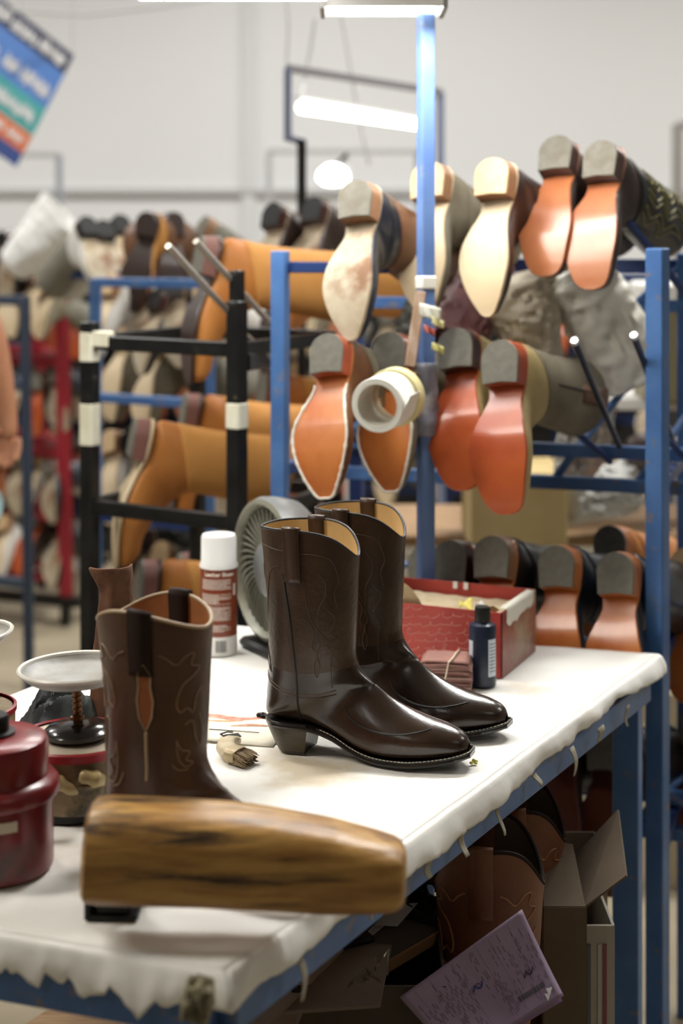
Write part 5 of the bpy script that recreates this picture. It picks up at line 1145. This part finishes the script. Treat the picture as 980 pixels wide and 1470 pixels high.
for i, (pts, lab) in enumerate((([Z(330, 1540, .64), Z(365, 1428, .65), Z(515, 1318, .668), Z(560, 1322, .668), Z(455, 1400, .66), Z(400, 1540, .64)], 'large white sheet sweeping down under the front corner of the table'),
                                 ([Z(505, 1326, .672), Z(545, 1300, .69), Z(600, 1296, .69), Z(570, 1330, .672)], 'small white paper scrap on the board under the wooden block'),
                                 ([Z(250, 1560, .5), Z(262, 1440, .6), Z(330, 1425, .6), Z(350, 1560, .5)], 'white sheet with torn edge seen under the front rail'))):
    O_ = pts[0].copy(); g = Geo(); n = len(pts); ce = sum(pts, Vector()) / n; g.add([p - O_ for p in pts] + [ce - O_], [(i, (i + 1) % n, n) for i in range(n)]); o = g.build('paper_sheet', wp, smooth=False, solid=.0005); o.location = O_; tag(o, lab, 'paper')
t = thing('hand_tool', 'black hand tool with a square head lying on the papers under the table edge', 'tool', Z(505, 1345, .69)); 
g = Geo(); g.box((0, 0, 0), (.05, .045, .012), Matrix.Rotation(R(25), 3, 'Z'), ch=.004); g.build('head', iron, t); g = Geo(); g.beam((.012, .02, .004), (.045, .075, .012), .018, .014); g.build('handle', iron, t)
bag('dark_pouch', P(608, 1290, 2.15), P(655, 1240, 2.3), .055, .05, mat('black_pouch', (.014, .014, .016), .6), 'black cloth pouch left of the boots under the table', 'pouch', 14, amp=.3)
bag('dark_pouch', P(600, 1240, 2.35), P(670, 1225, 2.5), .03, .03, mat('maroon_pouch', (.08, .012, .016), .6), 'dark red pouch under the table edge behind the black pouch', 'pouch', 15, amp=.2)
bag('crumpled_paper', P(690, 1165, 2.62), P(745, 1190, 2.65), .045, .05, mat('grey_crumpled_paper', (.42, .41, .38), .7), 'crumpled grey-white paper behind the under-table boots', 'paper', 16, amp=.4)
bag('crumpled_paper', P(812, 1150, 3.05), P(818, 1270, 3.0), .015, .02, wp, 'pale paper sliver between the two shaded boots on the low rail', 'paper', 17, amp=.3)
# torn cover bits hanging from the frame
rnd = random.Random(8); scr = mat('dirty_tape_scrap', (.40, .37, .30), .8, col2=(.26, .23, .17), scale=30)
for k in range(9):
    u = .10 + .86 * k / 9 + rnd.uniform(-.02, .02); p = FR.lerp(BR, u) + nR * .012; h = rnd.uniform(.015, .045); w = rnd.uniform(.01, .03)
    g = Geo(); d = (BR - FR).normalized(); g.grid(lambda a_, b_: d * (w * (a_ - .5) * (1 - .5 * b_)) + Vector((0, 0, -h * b_)) + nR * (.004 * math.sin(b_ * 4 + k) + .006 * b_), 4, 6); o = g.build('torn_tape', scr, solid=.0006); o.location = p + Vector((0, 0, TZ - .033))
    tag(o, 'torn dirty tape scrap dangling from the right rail of the table', 'tape scrap', 'torn tape along the right table rail')
q = G(284, 1440, .82); bag('glue_lump', P(262, 1432, 1.47), P(308, 1440, 1.47), .016, .02, mat('glue_lump_crust', (.30, .26, .15), .5, col2=(.14, .12, .07), scale=20, bump=.6, bscale=40), 'crusty lump of old glue and tape at the front corner of the table', 'glue lump', 18, amp=.4)

# ---------------------------------------------------------------- person at the left edge
sk = mat('skin', (.48, .22, .12), .5, sss=.1); dark_c = mat('black_work_clothes', (.012, .012, .014), .8)
PY = 4.15
def skin_obj(name, verts, edges, radii, m, parent, sub=2, root=0):
    me = bpy.data.meshes.new(name); me.from_pydata([tuple(v) for v in verts], edges, []); me.update(); o = bpy.data.objects.new(name, me); C.objects.link(o); me.materials.append(m); o.parent = parent
    md = o.modifiers.new('skin', 'SKIN'); md.use_smooth_shade = True
    for i, r in enumerate(radii): sv = me.skin_vertices[0].data[i]; sv.radius = (r, r) if not isinstance(r, tuple) else r; sv.use_root = i == root
    s_ = o.modifiers.new('sub', 'SUBSURF'); s_.levels = sub; s_.render_levels = sub; return o
BX = -1.22
t = thing('person', 'person in dark work clothes at the left photo edge, one bare forearm hanging down', 'person', (BX, PY, 0)); 
elb = Vector((-1.0 - BX, .0, 1.20)); wri = P(12, 605, PY) - Vector((BX, PY, 0)); elb = P(-16, 470, PY) - Vector((BX, PY, 0)); 
V = [(0, 0, .95), (0, 0, 1.12), (0, 0, 1.32), (0, 0, 1.50), (0, 0, 1.60), (0, -.02, 1.72), (0, -.02, 1.80),     # pelvis .. head 0-6
     (.17, 0, 1.50), tuple(elb), tuple((elb + wri) / 2), tuple(wri), tuple(wri + Vector((.006, -.01, -.055))),   # right arm in view 7-11
     (-.17, 0, 1.48), (-.25, -.04, 1.22), (-.22, -.2, 1.05), (-.2, -.3, 1.02),                                  # other arm 12-15
     (.09, 0, .90), (.11, -.02, .50), (.11, 0, .10), (.11, -.14, .04), (-.09, 0, .90), (-.11, 0, .50), (-.11, 0, .10), (-.11, -.14, .04)]
E = [(0, 1), (1, 2), (2, 3), (3, 4), (4, 5), (5, 6), (3, 7), (7, 8), (8, 9), (9, 10), (10, 11), (3, 12), (12, 13), (13, 14), (14, 15), (0, 16), (16, 17), (17, 18), (18, 19), (0, 20), (20, 21), (21, 22), (22, 23)]
rad = [.15, .14, .155, .10, .052, .085, .07, .065, .048, .042, .028, (.036, .022), .065, .048, .036, .03, .095, .065, .045, .04, .095, .065, .045, .04]
skin_obj('body', V, E, rad, sk, t)
# fingers
h0 = Vector(V[11])
for k, (dx_, l) in enumerate(((-.022, .075), (-.007, .083), (.008, .078), (.021, .062))):
    b0 = h0 + Vector((dx_, 0, .015)); skin_obj('finger', [b0, b0 + Vector((dx_ * .2, -.008, -.45 * l)), b0 + Vector((dx_ * .1, -.020, -.8 * l)), b0 + Vector((0, -.032, -1.0 * l))], [(0, 1), (1, 2), (2, 3)], [.010, .0095, .0085, .007], sk, t)
skin_obj('thumb', [h0 + Vector((-.02, -.01, .04)), h0 + Vector((-.045, -.02, .01)), h0 + Vector((-.05, -.03, -.03))], [(0, 1), (1, 2)], [.012, .011, .008], sk, t)
# clothes
def ring_loft(name, rings, m):
    g = Geo(); n = 28; vs = []; fs = []
    for cx, cy, z, rx, ry in rings:
        for k in range(n): a = 2 * PI * k / n; vs.append((cx + rx * math.cos(a), cy + ry * math.sin(a), z))
    for i in range(len(rings) - 1): fs += [(i * n + k, i * n + (k + 1) % n, (i + 1) * n + (k + 1) % n, (i + 1) * n + k) for k in range(n)]
    g.add(vs, fs); return g.build(name, m, t, solid=.004)
ring_loft('shirt', [(0, 0, .93, .19, .14), (0, 0, 1.1, .18, .135), (0, 0, 1.3, .195, .14), (0, 0, 1.45, .20, .12), (0, 0, 1.54, .13, .09), (0, 0, 1.58, .07, .07)], dark_c)
g = Geo(); a, b = Vector(V[7]), Vector(V[8]); g.tube([Vector((.12, 0, 1.50)), a, a.lerp(b, .5), a.lerp(b, .8)], [.085, .085, .07, .062], 20, caps=False); g.build('sleeve', dark_c, t, solid=.003)
a, b = Vector(V[12]), Vector(V[13]); g = Geo(); g.tube([Vector((-.12, 0, 1.48)), a, a.lerp(b, .5), a.lerp(b, .8)], [.085, .085, .07, .06], 20, caps=False); g.build('sleeve', dark_c, t, solid=.003)
ring_loft('apron', [(.03, -.0, .55, .26, .17), (.03, 0, .75, .25, .165), (.02, 0, .95, .215, .155), (0, 0, 1.12, .19, .145)], dark_c)
for sx in (-1, 1): ring_loft('trouser_leg', [(sx * .11, 0, .07, .075, .085), (sx * .11, 0, .5, .085, .09), (sx * .095, 0, .75, .10, .11), (sx * .085, 0, .95, .11, .13)], dark_c)
for sx in (-1, 1):
    g = Geo(); g.grid(lambda u, v: Vector((sx * .11 + .05 * math.cos(2 * PI * u) * math.sin(PI * v), -.07 + .14 * math.sin(2 * PI * u) * math.sin(PI * v), .045 + .045 * math.cos(PI * v))), 20, 12, wrap=True); g.build('shoe', iron, t)
g = Geo(); g.grid(lambda u, v: Vector((.092 * math.cos(2 * PI * u) * math.sin(PI * v * .62), -.01 + .105 * math.sin(2 * PI * u) * math.sin(PI * v * .62), 1.785 + .10 * math.cos(PI * v * .62))), 24, 12, wrap=True); g.build('hair', iron, t, solid=.006)
g = Geo(); g.tube([(0, -.10, 1.735), (0, -.122, 1.71), (0, -.10, 1.70)], [.008, .014, .010], 8); g.build('nose', sk, t)
for sx in (-1, 1):
    g = Geo(); g.grid(lambda u, v: Vector((sx * .030 + .011 * math.cos(2 * PI * u) * math.sin(PI * v), -.092 + .008 * math.sin(2 * PI * u) * math.sin(PI * v), 1.745 + .007 * math.cos(PI * v))), 12, 8, wrap=True); g.build('eye', iron, t)
g = Geo(); g.tube([(-.022, -.096, 1.675), (0, -.104, 1.672), (.022, -.096, 1.675)], .004, 6); g.build('mouth', mat('lips', (.35, .10, .08), .5), t)
# pale oval tray by the person
t = thing('plastic_tub', 'pale blue round tub at the left photo edge below the hand', 'tub', (P(-29, 730, 3.9).x, 3.9, P(-29, 730, 3.9).z))
Geo().lathe([(0, -.02), (.05, -.02), (.062, .03), (.066, .032), (.066, .037), (.059, .035), (.047, -.012), (0, -.012)], 32, Matrix.Rotation(R(70), 4, 'X')).build('shell', mat('pale_blue_plastic', (.42, .60, .64), .4), t)
g = Geo(); g.beam((0, .03, -.9), (0, .03, -.06), .03, .03); g.build('stand', dblue, t)
# ---------------------------------------------------------------- room, light, camera
g = Geo(); g.box((0, 4, -.05), (16, 18, .1)); struct('floor', g, floor_m)
g = Geo(); g.box((0, 11.1, 2.4), (16, .2, 5)); struct('wall_back', g, wall_m)
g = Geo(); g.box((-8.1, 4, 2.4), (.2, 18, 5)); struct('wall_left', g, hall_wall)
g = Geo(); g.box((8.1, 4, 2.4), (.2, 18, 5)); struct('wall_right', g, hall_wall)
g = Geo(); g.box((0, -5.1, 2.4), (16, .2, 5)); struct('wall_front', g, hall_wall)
g = Geo(); g.box((0, 4, 4.95), (16, 18, .1)); struct('ceiling', g, ceil_m)
def area(name, loc, rot, size, power, col=(1, .985, .95)):
    L = bpy.data.lights.new(name, 'AREA'); L.shape = 'RECTANGLE'; L.size, L.size_y = size; L.energy = power; L.color = col
    o = bpy.data.objects.new(name, L); C.objects.link(o); o.location = loc; o.rotation_euler = rot; return o
cam = bpy.data.cameras.new('camera'); co = bpy.data.objects.new('camera', cam); C.objects.link(co)
co.location = (0, 0, CAMZ); co.rotation_euler = (PI / 2, 0, 0)
cam.sensor_fit = 'VERTICAL'; cam.sensor_height = 36; cam.sensor_width = 24; cam.lens = FPX / 1470 * 36
cam.shift_y = -(735 - HOR) / 1470; cam.clip_end = 60
cam.dof.use_dof = True; cam.dof.focus_distance = 2.12; cam.dof.aperture_fstop = 2.7
S = bpy.context.scene; S.camera = co
w = bpy.data.worlds.new('world'); S.world = w; w.use_nodes = True
w.node_tree.nodes['Background'].inputs[0].default_value = (.9, .95, 1, 1); w.node_tree.nodes['Background'].inputs[1].default_value = .3
S.view_settings.view_transform = 'Standard'; S.view_settings.look = 'None'; S.view_settings.gamma = 1; S.view_settings.use_curve_mapping = False
S.view_settings.exposure = 0.25
area("lamp_over_table", (-.05, 2.70, 2.02), (0, 0, 0), (1.1, .12), 10)
def aim(o, t): o.rotation_mode = 'QUATERNION'; o.rotation_quaternion = (Vector(t) - o.location).to_track_quat('-Z', 'Y')
k = area("ceiling_lamp", (-1.9, 1.7, 3.1), (0, 0, 0), (.35, 1.3), 36, (1, .95, .86)); aim(k, (0, 2.15, .95))
for i, (x, y, e) in enumerate([(-2.6, 4.6, 100), (1.5, 4.4, 135), (4.5, 3, 50), (-4.5, 8.0, 95), (0, 8.2, 90), (4.5, 8.0, 105), (2.5, -1.5, 8), (-2.5, -2.0, 14)]):
    area('ceiling_lamp', (x, y, 4.6), (0, 0, 0), (1.3, .5), e)
